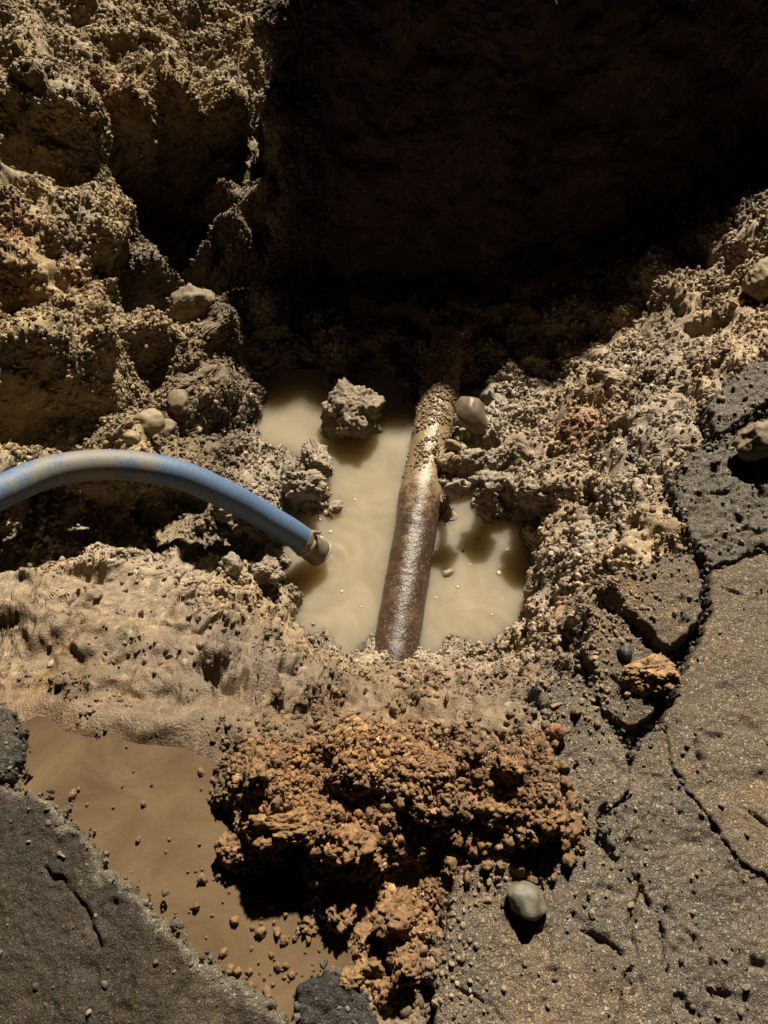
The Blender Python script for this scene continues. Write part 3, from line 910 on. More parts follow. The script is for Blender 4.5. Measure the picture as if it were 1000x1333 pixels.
# ------------------------------------------------------------------ tubes
def tube(path, radii, nseg=28, cap=True, lump=0.0, seed=0, lscale=0.03):
    path = np.array(path, float)
    n = len(path)
    T = np.gradient(path, axis=0); T /= np.linalg.norm(T, axis=1)[:, None]
    up = np.array([0, 0, 1.0])
    V = []
    for i in range(n):
        a = np.cross(T[i], up); a /= np.linalg.norm(a)
        b = np.cross(a, T[i])
        th = np.linspace(0, 2 * math.pi, nseg, endpoint=False)
        V.append(path[i] + radii[i] * (np.cos(th)[:, None] * a + np.sin(th)[:, None] * b))
    V = np.concatenate(V)
    F = []
    for i in range(n - 1):
        for k in range(nseg):
            F.append((i * nseg + k, (i + 1) * nseg + k, (i + 1) * nseg + (k + 1) % nseg, i * nseg + (k + 1) % nseg))
    if cap:
        c0, c1 = len(V), len(V) + 1
        V = np.vstack([V, path[0], path[-1]])
        for k in range(nseg):
            F.append((k, (k + 1) % nseg, c0, c0))
            F.append(((n - 1) * nseg + (k + 1) % nseg, (n - 1) * nseg + k, c1, c1))
    V = np.array(V)
    if lump:
        c = np.repeat(path, nseg, 0)
        if cap: c = np.vstack([c, path[0], path[-1]])
        d = V - c
        ln = np.linalg.norm(d, axis=1, keepdims=True); ln[ln < 1e-6] = 1
        V = V + d / ln * (lump * fbm(V.astype(np.float32), lscale, 3, seed))[:, None]
    me_ = bpy.data.meshes.new('tube')
    me_.from_pydata([tuple(v) for v in V], [], [tuple(dict.fromkeys(f)) for f in F])
    me_.polygons.foreach_set('use_smooth', np.full(len(me_.polygons), True))
    return me_, V


def catmull(P_, n):
    P_ = np.array(P_, float)
    P_ = np.vstack([2 * P_[0] - P_[1], P_, 2 * P_[-1] - P_[-2]])
    out = []
    for i in range(1, len(P_) - 2):
        for t in np.linspace(0, 1, n, endpoint=False):
            a, b, c, d = P_[i - 1:i + 3]
            out.append(0.5 * (2 * b + (c - a) * t + (2 * a - 5 * b + 4 * c - d) * t * t + (3 * b - a - 3 * c + d) * t ** 3))
    out.append(P_[-2])
    return np.array(out)


# ---- iron pipe across the pool
def pipe_material():
    m, nt, b, N, L = base_mat('rusted_iron')
    co = N('ShaderNodeTexCoord'); src = co.outputs['Object']
    n = noise_node(nt, 14, 6, 0.7, src)
    n2 = noise_node(nt, 120, 5, 0.65, src)
    n3_ = noise_node(nt, 26, 7, 0.72, src)
    r = ramp(nt, n.outputs[0], [(0.30, (0.020, 0.013, 0.009)), (0.55, (0.05, 0.028, 0.017)), (0.75, (0.10, 0.06, 0.035))])
    f = ramp(nt, n2.outputs[0], [(0.56, 0.0), (0.66, 0.75)])
    c = mixc(nt, 'MIX', f.outputs[0], r.outputs[0], (0.19, 0.135, 0.085))
    at_ = N('ShaderNodeAttribute'); at_.attribute_name = 'mud'
    ad = N('ShaderNodeMath'); ad.operation = 'MULTIPLY_ADD'
    L(n3_.outputs[0], ad.inputs[0]); ad.inputs[1].default_value = 1.9
    L(at_.outputs['Fac'], ad.inputs[2])
    dv_ = N('ShaderNodeMath'); L(ad.outputs[0], dv_.inputs[0])
    fm = ramp(nt, dv_.outputs[0], [(0.0, 0.0), (1.0, 1.0)])
    fm.color_ramp.elements[0].position = 0.62; fm.color_ramp.elements[1].position = 0.78
    dv_.operation = 'MULTIPLY'; dv_.inputs[1].default_value = 0.5
    c = mixc(nt, 'MIX', fm.outputs[0], c, (0.21, 0.15, 0.075))
    L(c, b.inputs['Base Color'])
    rr = ramp(nt, n2.outputs[0], [(0.3, 0.2), (0.7, 0.5)])
    L(rr.outputs[0], b.inputs['Roughness'])
    bp = N('ShaderNodeBump'); bp.inputs['Strength'].default_value = 0.5; bp.inputs['Distance'].default_value = 0.005
    L(n2.outputs[0], bp.inputs['Height']); L(bp.outputs[0], b.inputs['Normal'])
    return m
M_pipe = pipe_material()
pa, pb = at(511, 870, -0.585), at(578, 470, -0.572)
PR = 0.064
path = [pa + (pb - pa) * t for t in np.linspace(-0.1, 1.1, 260)]
tt = np.linspace(-0.1, 1.1, 260)
rad = [PR + 0.0016 * math.exp(-((t - 0.235) / 0.004) ** 2) + 0.007 * math.exp(-((t - 0.50) / 0.05) ** 2) for t in tt]
me, V = tube(path, rad, 72, True, 0.0016, 4, 0.05)
set_val(me, np.concatenate([np.repeat(0.75 * smooth(0.30, 0.62, tt), 72), [0, 1]]), 'mud')
me.materials.append(M_pipe)
pipe = set_props(bpy.data.objects.new('water_pipe', None), 'rusty brown iron pipe crossing the muddy pool', 'pipe')
scene.collection.objects.link(pipe)
pipe.location = pa
body = link('pipe_body', me, pipe)
body.location = -Vector(pa)

# ---- blue hose
def hose_material():
    m, nt, b, N, L = base_mat('blue_hose')
    co = N('ShaderNodeTexCoord'); src = co.outputs['Object']
    n = noise_node(nt, 24, 8, 0.78, src)
    n2 = noise_node(nt, 260, 4, 0.7, src)
    mud = mixc(nt, 'MIX', 0.5, (0.165, 0.135, 0.075), (0.135, 0.112, 0.066))
    blue = ramp(nt, n2.outputs[0], [(0.3, (0.022, 0.064, 0.155)), (0.7, (0.056, 0.120, 0.225))])
    ad = N('ShaderNodeMath'); ad.operation = 'MULTIPLY_ADD'
    L(n2.outputs[0], ad.inputs[0]); ad.inputs[1].default_value = 0.55
    L(n.outputs[0], ad.inputs[2])
    at_ = N('ShaderNodeAttribute'); at_.attribute_name = 'mud'
    ad2 = N('ShaderNodeMath'); ad2.operation = 'ADD'
    L(ad.outputs[0], ad2.inputs[0]); L(at_.outputs['Fac'], ad2.inputs[1])
    f = ramp(nt, ad2.outputs[0], [(0.92, 0.10), (1.0, 0.80)])
    c = mixc(nt, 'MIX', f.outputs[0], blue.outputs[0], mud)
    L(c, b.inputs['Base Color'])
    b.inputs['Roughness'].default_value = 0.62
    bp = N('ShaderNodeBump'); bp.inputs['Strength'].default_value = 0.4; bp.inputs['Distance'].default_value = 0.002
    L(n2.outputs[0], bp.inputs['Height']); L(bp.outputs[0], b.inputs['Normal'])
    return m
M_hose = hose_material()
M_coupling = stone_material('muddy_coupling', (0.11, 0.085, 0.06), (0.25, 0.20, 0.14), 0.45, 40)
M_clamp = stone_material('worn_steel_clamp', (0.20, 0.17, 0.13), (0.38, 0.33, 0.26), 0.35, 60)
M_rim = stone_material('pale_hose_rim', (0.28, 0.23, 0.16), (0.42, 0.36, 0.26), 0.5, 60)
hp = [at(-420, 800, -.02), at(-160, 715, 0.0), at(-60, 672, -.02), at(0, 641, -.05), at(70, 613, -.10), at(150, 605, -.155), at(230, 617, -.22), at(296, 645, -.31), at(342, 671, -.40), at(378, 692, -.47), at(396, 705, -.515)]
hpath = catmull(hp, 26)
HR = 0.0395
me, V = tube(hpath, [HR * (1 + 0.006 * math.sin(i * 2.2)) for i in range(len(hpath))], 40)
px_, py_ = project(V[:, 0], V[:, 1], V[:, 2])
mudm = 0.22 * np.exp(-((V[:, 0] - at(130, 605, -.15)[0]) / 0.16) ** 2) - 0.10 * smooth(at(230, 617, -.22)[0], at(330, 660, -.35)[0], V[:, 0]) + 0.05
set_val(me, mudm, 'mud')
me.materials.append(M_hose)
hose = set_props(bpy.data.objects.new('suction_hose', None), 'muddy blue hose arching over the bank into the pool', 'hose')
scene.collection.objects.link(hose)
hose.location = hpath[-1]
ob = link('hose_body', me, hose); ob.location = -hose.location
ax = hpath[-1] - hpath[-6]; ax /= np.linalg.norm(ax)
def along(a, b, rr, n, nm, mat, par, lump=0.0015):
    base = hpath[-1]
    p_ = [base + ax * t for t in np.linspace(a, b, n)]
    m_, _ = tube(p_, rr, 36, True, lump, 8, 0.02)
    m_.materials.append(mat)
    o_ = link(nm, m_, par)
    return o_
cpl = along(-0.024, 0.070, [0.034, 0.0405, 0.041, 0.041, 0.0405, 0.0395, 0.041, 0.0415, 0.0415, 0.042, 0.042, 0.0415], 12, 'coupling', M_coupling, hose, 0.0025)
cpl.location = -hose.location
clamp = along(0.002, 0.018, [0.040, 0.0445, 0.0445, 0.040], 4, 'clamp_band', M_clamp, cpl)
rim = along(0.066, 0.076, [0.038, 0.0432, 0.0434, 0.0426, 0.034], 5, 'nozzle_rim', M_rim, cpl, 0.0008)
# clamp screw standing on the band
bx = bmesh.new()
sc_p = hpath[-1] + ax * 0.010 + np.array([0.035, 0.012, 0.042])
bmesh.ops.create_cone(bx, cap_ends=True, segments=10, radius1=0.007, radius2=0.006, depth=0.022)
bmesh.ops.bevel(bx, geom=bx.edges[:], offset=0.0012, segments=1, affect='EDGES')
m_ = bpy.data.meshes.new('screw'); bx.to_mesh(m_); bx.free(); m_.materials.append(M_clamp)
scw = link('clamp_screw', m_, cpl, sc_p); scw.rotation_euler = (0.6, 0.9, 0.3)

# ------------------------------------------------------------------ stones and clods
hit = Hits(P)
_ico = {}
def ico(n):
    if n not in _ico:
        b = bmesh.new()
        bmesh.ops.create_icosphere(b, subdivisions=n, radius=1.0)
        V_ = np.array([v.co[:] for v in b.verts], np.float32)
        F_ = np.array([[v.index for v in f.verts] for f in b.faces], np.int32)
        b.free()
        _ico[n] = (V_, F_)
    return _ico[n]


def lump_mesh(name, size, seed, sub=4, low=0.25, clod=0.0, fine=0.0, mat=None, col=None, flat=False, wet=0.25):
    """size: half extents in metres; low: broad shape noise; clod: granular relief"""
    V_, F_ = ico(sub)
    V_ = V_ * (1 + low * fbm(V_, 1.1, 2, seed))[:, None]
    fr_ = np.random.default_rng(seed)                   # broken flat faces
    for _ in range(7 if clod > 0.2 else 12):
        nn = fr_.normal(size=3); nn /= np.linalg.norm(nn)
        ex = np.maximum(V_ @ nn.astype(np.float32) - fr_.uniform(0.62, 0.92), 0)
        V_ = V_ - (0.85 if clod > 0.2 else 0.45) * ex[:, None] * nn.astype(np.float32)
    s = np.array(size, np.float32)
    r = float(s.mean())
    if clod:
        a, ae, ac = worley(V_, 0.55, seed)
        b, be, bc = worley(V_, 0.24, seed + 1)
        c_, ce, cc_ = worley(V_, 0.12, seed + 2)
        V_ = V_ * (1 + clod * ((0.6 - a) * 0.45 + (0.6 - b) * 0.45 + (0.6 - c_) * 0.36 + 0.75 * fbm(V_, 0.6, 4, seed + 4, 0.6)))[:, None]
    V_ = V_ * s
    m = mesh_from(name, V_, F_, mat, not flat)
    if col is not None:
        c = np.array(col, np.float32)[None] * (1 + 0.35 * fbm(V_ / r, 0.6, 3, seed + 5))[:, None]
        c *= (0.8 + 0.4 * worley(V_ / r, 0.25, seed + 9)[2])[:, None]
        set_col(m, np.clip(c * K, 0.006, 0.9)); set_val(m, np.full(len(V_), wet), 'wet')
    return m


def stone(name, px, py, z, hw, hh, ht, label, cat, mat, seed, rot=0, low=0.22, clod=0.0, col=None, group=None, sub=4, tilt=(0, 0), wet=0.25):
    """hw, hh: half width and half length in photo pixels; ht: half height / half width"""
    if z is None:
        h_ = hit(px, py + hh * 0.35)
        z = float(h_[2]) + 0.35 * ht * hw * depth(px, py, float(h_[2])) / 1000
    d = depth(px, py, z) / 1000
    m = lump_mesh(name, (hw * d, hh * d, hw * d * ht), seed, sub, low, clod, 0, mat, col, wet=wet)
    o = link(name, m, None, at(px, py, z))
    o.rotation_euler = (tilt[0], tilt[1], rot)
    return set_props(o, label, cat, group)


GREYM = stone_material('grey_stone', (0.10, 0.09, 0.065), (0.18, 0.16, 0.115), 0.6, 25)
TANM = stone_material('tan_stone', (0.25, 0.185, 0.10), (0.38, 0.29, 0.17), 0.7, 25, (0.30, 0.23, 0.13))
WETM = stone_material('wet_brown_stone', (0.10, 0.072, 0.05), (0.22, 0.165, 0.11), 0.42, 22, (0.20, 0.15, 0.09))
PALEM = stone_material('pale_stone', (0.45, 0.38, 0.28), (0.62, 0.54, 0.42), 0.6, 40)
BROWNM = stone_material('ochre_stone', (0.13, 0.095, 0.055), (0.28, 0.21, 0.12), 0.75, 22, (0.24, 0.18, 0.10))
TAN = (0.31, 0.25, 0.17)
ORANGE = (0.24, 0.138, 0.058)

stone('mud_clod', 455, 541, -.555, 40, 39, 0.9, 'large grey brown clod standing in the muddy water', 'clod', M_soil, 58, 0.9, 0.25, 0.28, (0.27, 0.205, 0.135), sub=6, wet=.4)
stone('stone', 613, 540, -.50, 21, 29, 0.85, 'smooth wet oval stone standing right of the pipe', 'stone', WETM, 75, 0.3, 0.20, 0.04, tilt=(0.2, 0.15))
stone('stone', 685, 1172, .012, 25, 27, 0.72, 'smooth grey pebble alone on the lower asphalt', 'pebble', GREYM, 63, 0.8, 0.34, 0.04, tilt=(0.1, 0.25))
stone('stone', 195, 550, None, 21, 17, 0.8, 'round tan stone stuck in the left bank above the hose', 'stone', TANM, 14, 0.3, 0.25, 0.06)
stone('stone', 172, 570, None, 12, 12, 0.8, 'small tan stone just below the round bank stone', 'stone', TANM, 15, 0.3, 0.2)
stone('stone', 233, 522, None, 15, 20, 0.7, 'brown stone bedded in the bank right of the round stone', 'stone', BROWNM, 41, 0.4, 0.3, 0.1)
stone('stone', 218, 556, None, 10, 15, 0.7, 'narrow brown stone beside the round bank stone', 'stone', BROWNM, 42, -0.2, 0.3, 0.1)
stone('stone', 248, 398, None, 30, 24, 0.8, 'dull boulder half buried under the dark hollow of the left bank', 'rock', BROWNM, 43, 0.2, 0.3, 0.16, sub=5)
stone('stone', 900, 752, None, 8, 6, 0.8, 'small tan chip on the tilted asphalt wedge', 'stone', TANM, 44, 0.2, 0.3)
stone('stone', 590, 579, None, 13, 7, 0.7, 'flat tan stone on the mud beside the pipe', 'stone', TANM, 16, -0.4, 0.25)
stone('stone', 577, 602, None, 7, 5, 0.7, 'little tan stone below the flat one beside the pipe', 'stone', TANM, 17, 0.4, 0.25)
stone('stone', 992, 574, .035, 33, 26, 0.8, 'ochre layered rock on the asphalt at the right edge', 'rock', BROWNM, 18, 0.1, 0.38, 0.14, sub=5)
stone('stone', 1000, 366, None, 32, 36, 0.8, 'large tan boulder set in the right bank rim', 'rock', TANM, 19, 0.2, 0.3, 0.16, sub=5)
stone('stone', 566, 1083, None, 9, 10, 0.7, 'white chip of stone on the front of the orange heap', 'stone', PALEM, 20, 0.2, 0.3)
stone('mud_clod', 848, 876, .016, 33, 21, 0.5, 'crumbled orange soil lump on the asphalt strip', 'clod', M_soil, 21, 0.2, 0.35, 0.4, (0.34, 0.20, 0.09), sub=6)
stone('mud_clod', 833, 893, .012, 16, 12, 0.5, 'smaller orange crumb left of the lump on the strip', 'clod', M_soil, 22, 0.2, 0.35, 0.4, (0.36, 0.20, 0.08))
stone('stone', 815, 850, .012, 9, 12, 0.9, 'black tarry pebble on the asphalt strip', 'pebble', stone_material('tar', (0.012, 0.011, 0.010), (0.03, 0.027, 0.025), 0.6), 23, 0.2, 0.15)
stone('mud_clod', 311, 1195, None, 13, 14, 1.0, 'upright orange clod alone in the slurry', 'clod', M_soil, 24, 0.2, 0.25, 0.35, ORANGE)
stone('mud_clod', 372, 1078, None, 42, 24, 0.62, 'biggest flat topped orange clod overhanging the dark hollow', 'clod', M_soil, 25, 0.05, 0.28, 0.35, (0.29, 0.16, 0.06), sub=6)
stone('mud_clod', 413, 596, None, 18, 30, 0.8, 'long mud clod between the small pool and the main pool', 'clod', M_soil, 26, 0.4, 0.2, 0.35, TAN, sub=6, wet=.5)
stone('mud_clod', 395, 632, None, 32, 22, 0.7, 'grey mud clod overhanging the water above the hose end', 'clod', M_soil, 27, 0.2, 0.3, 0.35, TAN, sub=6, wet=.5)
stone('mud_clod', 437, 660, -.585, 10, 8, 0.8, 'small wet clod at the tip of the mud bar', 'clod', M_soil, 28, 0.2, 0.2, 0.35, TAN, wet=.6)
stone('mud_clod', 312, 668, None, 38, 26, 0.7, 'rounded mud clod directly under the hose', 'clod', M_soil, 29, -0.3, 0.3, 0.4, TAN, sub=6, wet=.4)
stone('mud_clod', 345, 700, None, 26, 22, 0.8, 'mud clod overhanging a dark gap left of the hose end', 'clod', M_soil, 30, -0.5, 0.3, 0.4, TAN, sub=6, wet=.4)
stone('mud_clod', 342, 745, None, 26, 18, 0.7, 'low mud clod at the left shore of the pool', 'clod', M_soil, 31, 0.1, 0.3, 0.4, TAN, sub=6, wet=.4)
stone('mud_clod', 302, 735, None, 15, 14, 0.8, 'knobbly clod in the dark gap below the hose', 'clod', M_soil, 32, 0.1, 0.3, 0.4, TAN, wet=.4)
stone('stone', 583, 748, -.612, 13, 8, 0.7, 'dim stone just breaking the water right of the pipe', 'stone', stone_material('drowned_stone', (0.15, 0.11, 0.06), (0.24, 0.185, 0.10), 0.4), 33, 0.2, 0.2)
stone('mud_clod', 610, 600, None, 22, 12, 0.7, 'crusty clod on the dam beside the pipe', 'clod', M_soil, 34, 0.2, 0.3, 0.4, TAN, sub=4, wet=.4)
stone('mud_clod', 592, 636, None, 18, 9, 0.8, 'pale clod at the dam edge touching the pipe', 'clod', M_soil, 35, 0.2, 0.3, 0.35, (0.36, 0.28, 0.2), wet=.4)
stone('stone', 725, 953, .012, 13, 11, 0.8, 'rusty stone at the top end of the orange heap', 'stone', M_soil, 36, 0.3, 0.25, 0.2, (0.27, 0.12, 0.06))

for k_, (x_, y_, r_, lab_) in enumerate([
    (455, 1098, 27, 'orange clod high in the middle of the heap front'), (418, 1132, 26, 'broad orange clod between two dark hollows of the heap'),
    (484, 1112, 18, 'brown clod at the upper edge of the right hollow'), (515, 1192, 30, 'large ochre clod low at the foot of the heap'),
    (440, 1188, 20, 'ochre clod standing in the lower dark hollow'), (404, 1208, 14, 'small orange clod at the left of the lower hollow'),
    (383, 1162, 15, 'orange clod in front of the left dark hollow'), (352, 1168, 14, 'orange clod on the slurry before the left hollow'),
    (472, 1222, 17, 'crumbling clod below the lower hollow'), (602, 1052, 21, 'orange clod above the white stone chip'),
    (645, 1062, 24, 'orange clod near the asphalt edge of the heap'), (548, 1104, 15, 'small clod inside the right hollow'),
    (300, 1108, 19, 'orange clod at the left rim of the heap'), (292, 1142, 14, 'orange clod left of the heap on the slurry'),
    (484, 1254, 23, 'ochre clod in the gap between the asphalt plates'), (530, 1262, 20, 'tan clod lying against the lower asphalt plate'),
    (500, 1292, 22, 'ochre clod at the bottom of the gap'), (456, 1276, 16, 'ochre clod beside the small dark asphalt piece'),
    (616, 1166, 22, 'tan clod on the corner of the lower asphalt plate'), (590, 1204, 16, 'tan clod on the broken plate edge'),
    (690, 1085, 17, 'orange clod lying out on the asphalt'), (728, 1102, 14, 'outermost orange clod on the asphalt'), (715, 1066, 17, 'orange clod beside a dark crack'),
    (340, 1010, 22, 'orange clod on the upper left of the heap'), (662, 1000, 18, 'orange clod on the upper right of the heap')]):
    stone('mud_clod', x_, y_, None, r_, r_ * 0.85, 0.85, lab_, 'clod', M_soil, 500 + k_ * 7, k_ * 1.3, 0.3, 0.5, (0.25, 0.136 + 0.006 * (k_ % 3), 0.058), sub=5)
for k_, (x_, y_, r_, lab_) in enumerate([(632, 628, 20, 'clod in the middle of the soil dam'), (662, 634, 22, 'clod on the dam above the dark gap'), (692, 642, 20, 'clod at the right end of the dam'),
                                         (645, 598, 15, 'clod at the right of the small puddle'), (575, 628, 13, 'clod wedged between dam and pipe')]):
    stone('mud_clod', x_, y_, None, r_, r_ * 0.8, 0.8, lab_, 'clod', M_soil, 700 + k_ * 7, k_ * 1.3, 0.3, 0.5, TAN, sub=5, wet=.45)

# ---- repeated clods: one prototype per shape, copies share the mesh
def protos(n, col, clod=0.4, sub=3, seed0=100, nm='soil_clod', var=0.15):
    out = []
    for k in range(n):
        c = np.array(col) * (1 + var * (random.random() * 2 - 1))
        out.append(lump_mesh(nm, (1, 0.75 + 0.3 * random.random(), 0.6 + 0.3 * random.random()), seed0 + k * 3, sub, 0.42, clod, 0, M_soil_u, c))
    return out


M_soil_u = soil_material('clod_soil', False, 0.5)
# unit-size prototypes need finer texture scale in object space
for n_ in M_soil_u.node_tree.nodes:
    if n_.type in ('TEX_NOISE', 'TEX_VORONOI'):
        n_.inputs['Scale'].default_value *= 0.03

PXP, PYP = project(P[:, 0], P[:, 1], P[:, 2])
UPZ = np.gradient(P[:, 2].reshape(NV, NU), axis=0).ravel()


def pick(mask_w, n):
    p = mask_w / mask_w.sum()
    return rng.choice(len(P), n, replace=False, p=p)


def scatter(meshes, ids, sizes, name, label, cat, group, sink=0.3):
    for i, s in zip(ids, sizes):
        o = bpy.data.objects.new(name, meshes[int(rng.integers(len(meshes)))])
        scene.collection.objects.link(o)
        o.location = P[i] + Nn[i] * s * (0.6 - sink)
        o.scale = (s, s, s)
        o.rotation_euler = tuple(rng.uniform(0, 6.28, 3))
        set_props(o, label, cat, group)


op = protos(10, ORANGE, 0.45, 3, 100, 'soil_clod')
oh_m = blobs(P, [(330, 1010, .02, 55), (400, 1030, .09, 60), (480, 1050, .09, 60), (560, 1060, .07, 60), (640, 1030, .05, 55), (690, 1070, .0, 55), (735, 1075, 0, 40), (705, 985, .03, 35), (450, 1120, .04, 60), (450, 1190, 0, 55), (500, 1230, -.02, 45), (300, 1050, -.0, 35), (540, 1110, .0, 50), (340, 1120, -.03, 40)], 1.2)
oh_m = np.where(oh_m > 0.3, oh_m, 0) * (P[:, 2] > -0.05)
ids = pick(oh_m, 190)
sz = 0.0045 + 0.0105 * rng.random(190) ** 2.2
scatter(op, ids, sz, 'soil_clod', 'crumbly orange soil clod in the loose heap', 'clod', 'orange clods of the loose heap', 0.25)

for k_ in range(75):
    x_, y_ = rng.normal(738, 16), rng.normal(1070, 30)
    if k_ > 40: x_, y_ = rng.normal(722, 12), rng.normal(985, 28)
    if k_ > 52: x_, y_ = rng.normal(660, 36), 1122 + abs(rng.normal(0, 14))
    c = at(x_, y_, 0.004); s_ = 0.004 + 0.010 * rng.random() ** 2
    o = bpy.data.objects.new('soil_clod', op[int(rng.integers(len(op)))])
    scene.collection.objects.link(o)
    o.location = (c[0], c[1], 0.004 + s_ * 0.3); o.scale = (s_, s_, s_); o.rotation_euler = tuple(rng.uniform(0, 6.28, 3))
    set_props(o, 'little orange clod strewn on the asphalt beside the heap', 'clod', 'orange clods strewn on the asphalt')

# ---- crumbs: small loose bits scattered over the soil (too many to count)
col_crumb = bpy.data.collections.new('crumb_shapes')
for k in range(10):
    m = lump_mesh('crumb', (1, 0.7 + 0.35 * random.random(), 0.55 + 0.35 * random.random()), 300 + k * 5, 2, 0.40, 0.21, 0, M_crumb, None, flat=(k % 4 != 0))
    col_crumb.objects.link(bpy.data.objects.new('crumb', m))
for n_ in M_crumb.node_tree.nodes:
    if n_.type in ('TEX_NOISE', 'TEX_VORONOI'):
        n_.inputs['Scale'].default_value *= 0.012


def crumb_tree():
    t = bpy.data.node_groups.new('scatter_crumbs', 'GeometryNodeTree')
    t.interface.new_socket('Geometry', in_out='INPUT', socket_type='NodeSocketGeometry')
    t.interface.new_socket('Geometry', in_out='OUTPUT', socket_type='NodeSocketGeometry')
    N, L = t.nodes.new, t.links.new
    gi, go = N('NodeGroupInput'), N('NodeGroupOutput')
    ip = N('GeometryNodeInstanceOnPoints')
    ci = N('GeometryNodeCollectionInfo')
    ci.inputs['Collection'].default_value = col_crumb
    ci.inputs['Separate Children'].default_value = True
    ci.inputs['Reset Children'].default_value = True
    ip.inputs['Pick Instance'].default_value = True
    def attr(nm, ty):
        a = N('GeometryNodeInputNamedAttribute'); a.data_type = ty
        a.inputs['Name'].default_value = nm
        return a.outputs['Attribute']
    e2r = N('FunctionNodeEulerToRotation')
    L(attr('rot', 'FLOAT_VECTOR'), e2r.inputs[0])
    L(gi.outputs[0], ip.inputs['Points'])
    L(ci.outputs[0], ip.inputs['Instance'])
    L(attr('idx', 'INT'), ip.inputs['Instance Index'])
    L(e2r.outputs[0], ip.inputs['Rotation'])
    L(attr('scl', 'FLOAT_VECTOR'), ip.inputs['Scale'])
    L(ip.outputs[0], go.inputs[0])
    return t


TREE = crumb_tree()


def crumbs(name, pos, size, col, wet, label):
    n = len(pos)
    m = bpy.data.meshes.new(name)
    m.vertices.add(n)
    m.vertices.foreach_set('co', np.ascontiguousarray(pos, np.float32).ravel())
    set_col(m, col)
    set_val(m, wet, 'wet')
    a = m.attributes.new('rot', 'FLOAT_VECTOR', 'POINT'); a.data.foreach_set('vector', rng.uniform(0, 6.28, n * 3).astype(np.float32))
    s3 = (size[:, None] * rng.uniform(0.75, 1.25, (n, 3))).astype(np.float32)
    a = m.attributes.new('scl', 'FLOAT_VECTOR', 'POINT'); a.data.foreach_set('vector', s3.ravel())
    a = m.attributes.new('idx', 'INT', 'POINT'); a.data.foreach_set('value', rng.integers(0, 10, n).astype(np.int32))
    o = link(name, m)
    md = o.modifiers.new('scatter', 'NODES'); md.node_group = TREE
    set_props(o, label, None, None, 'stuff')
    return o


# area each vertex stands for
inview = (PXP > -80) & (PXP < 1080) & (PYP > -60) & (PYP < 1400)
covered = np.zeros(len(P), bool)
for nm, pl in PLATES.items():
    covered |= sdist(P[:, :2], wpoly(pl)) > 0.01
dens = area * np.where(inview, 1, 0.15) * (~covered) * (P[:, 2] > WATER - 0.01)
dens *= (0.010 + 0.06 * smooth(0.1, 0.5, fbm(P, 0.11, 3, 78)) + 0.94 * np.clip((amp - 0.25) / 0.75, 0, 1) ** 1.8) * (1 + 1.2 * orange_heap) * smooth(-0.5, 0.35, fbm(P, 0.12, 2, 77) + 0.15)
dens *= 0.25 + 0.75 * dens_patch
dens *= np.where(P[:, 1] > 2.1, np.where(P[:, 0] > -0.4, 0.3, 1.0), 1.0)
dens *= np.where((slur > 0.4) & (P[:, 2] < -0.036), 0.02, 1.0)
p = dens / dens.sum()
NCR = 170000
ids = rng.choice(len(P), NCR, replace=False, p=p)
size = 0.0021 + 0.0085 * rng.random(NCR) ** 4.0
pos = P[ids] + Nn[ids] * (size * 0.25)[:, None]
cc = COL[ids] * rng.uniform(0.75, 1.25, (NCR, 1))
crumbs('soil_crumbs', pos, size, cc, WETV[ids], 'small loose soil crumbs over the banks')

# finer loose soil all over the heap
hd = area * np.clip(orange_heap * 1.4 - 0.25, 0, 1) * inview * (~covered) * (P[:, 2] > -0.05)
ids = rng.choice(len(P), 26000, replace=True, p=hd / hd.sum())
size = 0.0016 + 0.0055 * rng.random(26000) ** 3.5
crumbs('loose_soil', P[ids] + Nn[ids] * (size * 0.3)[:, None] + rng.normal(0, 0.0012, (26000, 3)), size, COL[ids] * rng.uniform(0.7, 1.3, (26000, 1)), WETV[ids] * 0.5, 'fine crumbly orange soil of the heap')

# grit on the asphalt
gp, gs, gc = [], [], []
for nm, V, s in SHEETS:
    n = int(len(V) * (0.02 if nm in ('middle', 'upper') else 0.0075))
    i = rng.choice(len(V), n, replace=False)
    z_ = 0.0015 + 0.0055 * rng.random(n) ** 3.5
    gp.append(V[i] + np.column_stack([np.zeros(n), np.zeros(n), z_ * 0.3])); gs.append(z_)
    c = np.where(rng.random(n)[:, None] < 0.3, np.array([[0.16, 0.135, 0.095]]), np.array([[0.095, 0.078, 0.056]])) * rng.uniform(0.5, 1.3, (n, 1))
    gc.append(c)
    # crumbs filling the cracks around each plate
for nm, pl in PLATES.items():
    w = wpoly(pl)
    for a, b in zip(w, np.roll(w, -1, 0)):
        L_ = np.linalg.norm(b - a)
        if L_ > 0.9: continue
        n = int(L_ * 620)
        t_ = rng.random(n)[:, None]
        q_ = a + (b - a) * t_ + rng.normal(0, 0.011, (n, 2))
        z_ = 0.002 + 0.006 * rng.random(n) ** 2.5
        gp.append(np.column_stack([q_, -0.045 + rng.random(n) * (0.02 if nm in ('loose', 'strip') else 0.042)])); gs.append(z_)
        gc.append(np.array([[0.08, 0.066, 0.049]]) * rng.uniform(0.4, 1.5, (n, 1)))
for nm, V, s in SHEETS:
    if nm not in ('strip', 'loose', 'upper', 'back', 'lower'): continue
    p_ = np.exp(-np.maximum(s, 0) / 0.03) * smooth(0.33, 0.2, V[:, 0] - 0.45 * V[:, 1] + 0.05) + 0.03
    n = {'lower': 900, 'strip': 420, 'loose': 220}.get(nm, 400)
    i = rng.choice(len(V), n, replace=False, p=p_ / p_.sum())
    z_ = 0.0018 + 0.0055 * rng.random(n) ** 3
    gp.append(V[i] + np.column_stack([np.zeros(n), np.zeros(n), z_ * 0.3])); gs.append(z_)
    gc.append(np.array([[0.21, 0.155, 0.095]]) * rng.uniform(0.7, 1.2, (n, 1)))
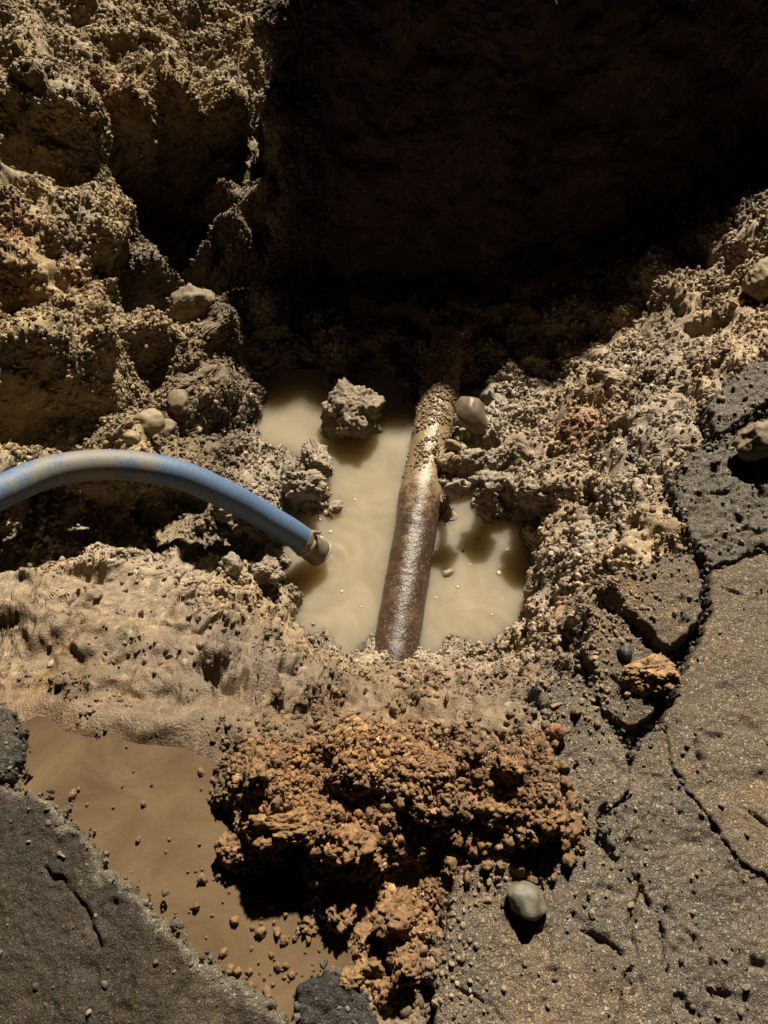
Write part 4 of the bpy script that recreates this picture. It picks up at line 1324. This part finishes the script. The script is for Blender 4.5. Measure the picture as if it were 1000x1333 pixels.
gp, gs, gc = np.vstack(gp), np.concatenate(gs), np.vstack(gc)
crumbs('asphalt_grit', gp, gs, gc, np.full(len(gp), 0.35), 'loose grit on the broken asphalt')

# crumbs lying in the slurry: countable, each its own
sw = wpoly([(60, 985), (180, 970), (290, 1010), (310, 1100), (330, 1160), (420, 1200), (420, 1290), (340, 1310), (250, 1230), (150, 1120), (70, 1040)], -.036)
cand = []
while len(cand) < 95:
    q_ = np.array([[rng.uniform(sw[:, 0].min(), sw[:, 0].max()), rng.uniform(sw[:, 1].min(), sw[:, 1].max())]], np.float32)
    if sdist(q_, sw)[0] > 0: 
        px_, py_ = project(q_[0, 0], q_[0, 1], -.036)
        if rng.random() < 0.12 + 0.9 * smooth(200, 380, px_) * smooth(1000, 1150, py_): cand.append(q_[0])
for q_ in cand:
    s = 0.0028 + 0.008 * rng.random() ** 3
    o = bpy.data.objects.new('soil_crumb', op[int(rng.integers(len(op)))])
    scene.collection.objects.link(o)
    o.location = (q_[0], q_[1], -.036 + s * 0.25); o.scale = (s, s, s); o.rotation_euler = tuple(rng.uniform(0, 6.28, 3))
    set_props(o, 'tiny orange crumb lying on the smooth slurry', 'crumb', 'crumbs lying on the slurry')

# mud crust over the far half of the pipe
n = 5200
t_ = 0.42 + 0.63 * rng.random(n) ** 0.7
th = rng.normal(math.pi * 0.5, 0.75, n) + np.where(rng.random(n) < 0.4, -0.75, 0.25)
axd = (pb - pa) / np.linalg.norm(pb - pa)
sa = np.cross(axd, (0, 0, 1)); sa /= np.linalg.norm(sa); sb = np.cross(sa, axd)
pos = pa + (pb - pa) * t_[:, None] + (PR + 0.0012) * (np.cos(th)[:, None] * sa + np.sin(th)[:, None] * sb)
keepm = fbm(pos.astype(np.float32), 0.06, 2, 66) > 0.45 - 0.65 * smooth(0.42, 0.75, t_)
pos = pos[keepm]; n = len(pos)
mc = crumbs('mud_crust', pos - pa, 0.0014 + 0.0055 * rng.random(n) ** 3, np.array([[0.25, 0.185, 0.105]]) * rng.uniform(0.7, 1.25, (n, 1)), np.full(n, 0.4), None)
mc.parent = pipe

# bubbles and foam flecks on the pool
fp = [(602, 717, 5), (650, 746, 7), (622, 700, 4), (660, 716, 4), (596, 764, 4), (430, 692, 5), (568, 778, 3), (640, 800, 3), (462, 650, 3), (445, 770, 4), (470, 790, 3), (612, 735, 3)]
m_f = stone_material('foam', (0.5, 0.42, 0.28), (0.62, 0.54, 0.38), 0.3)
for px, py, r in fp:
    d = depth(px, py, WATER) / 1000
    m = lump_mesh('foam_fleck', (r * d * 0.55, r * d * 0.5, r * d * 0.25), px, 3, 0.3, 0, 0, m_f)
    o = link('foam_fleck', m, None, at(px, py, WATER + 0.001))
    set_props(o, 'pale foam fleck floating on the muddy pool', 'foam fleck', 'foam flecks on the pool')
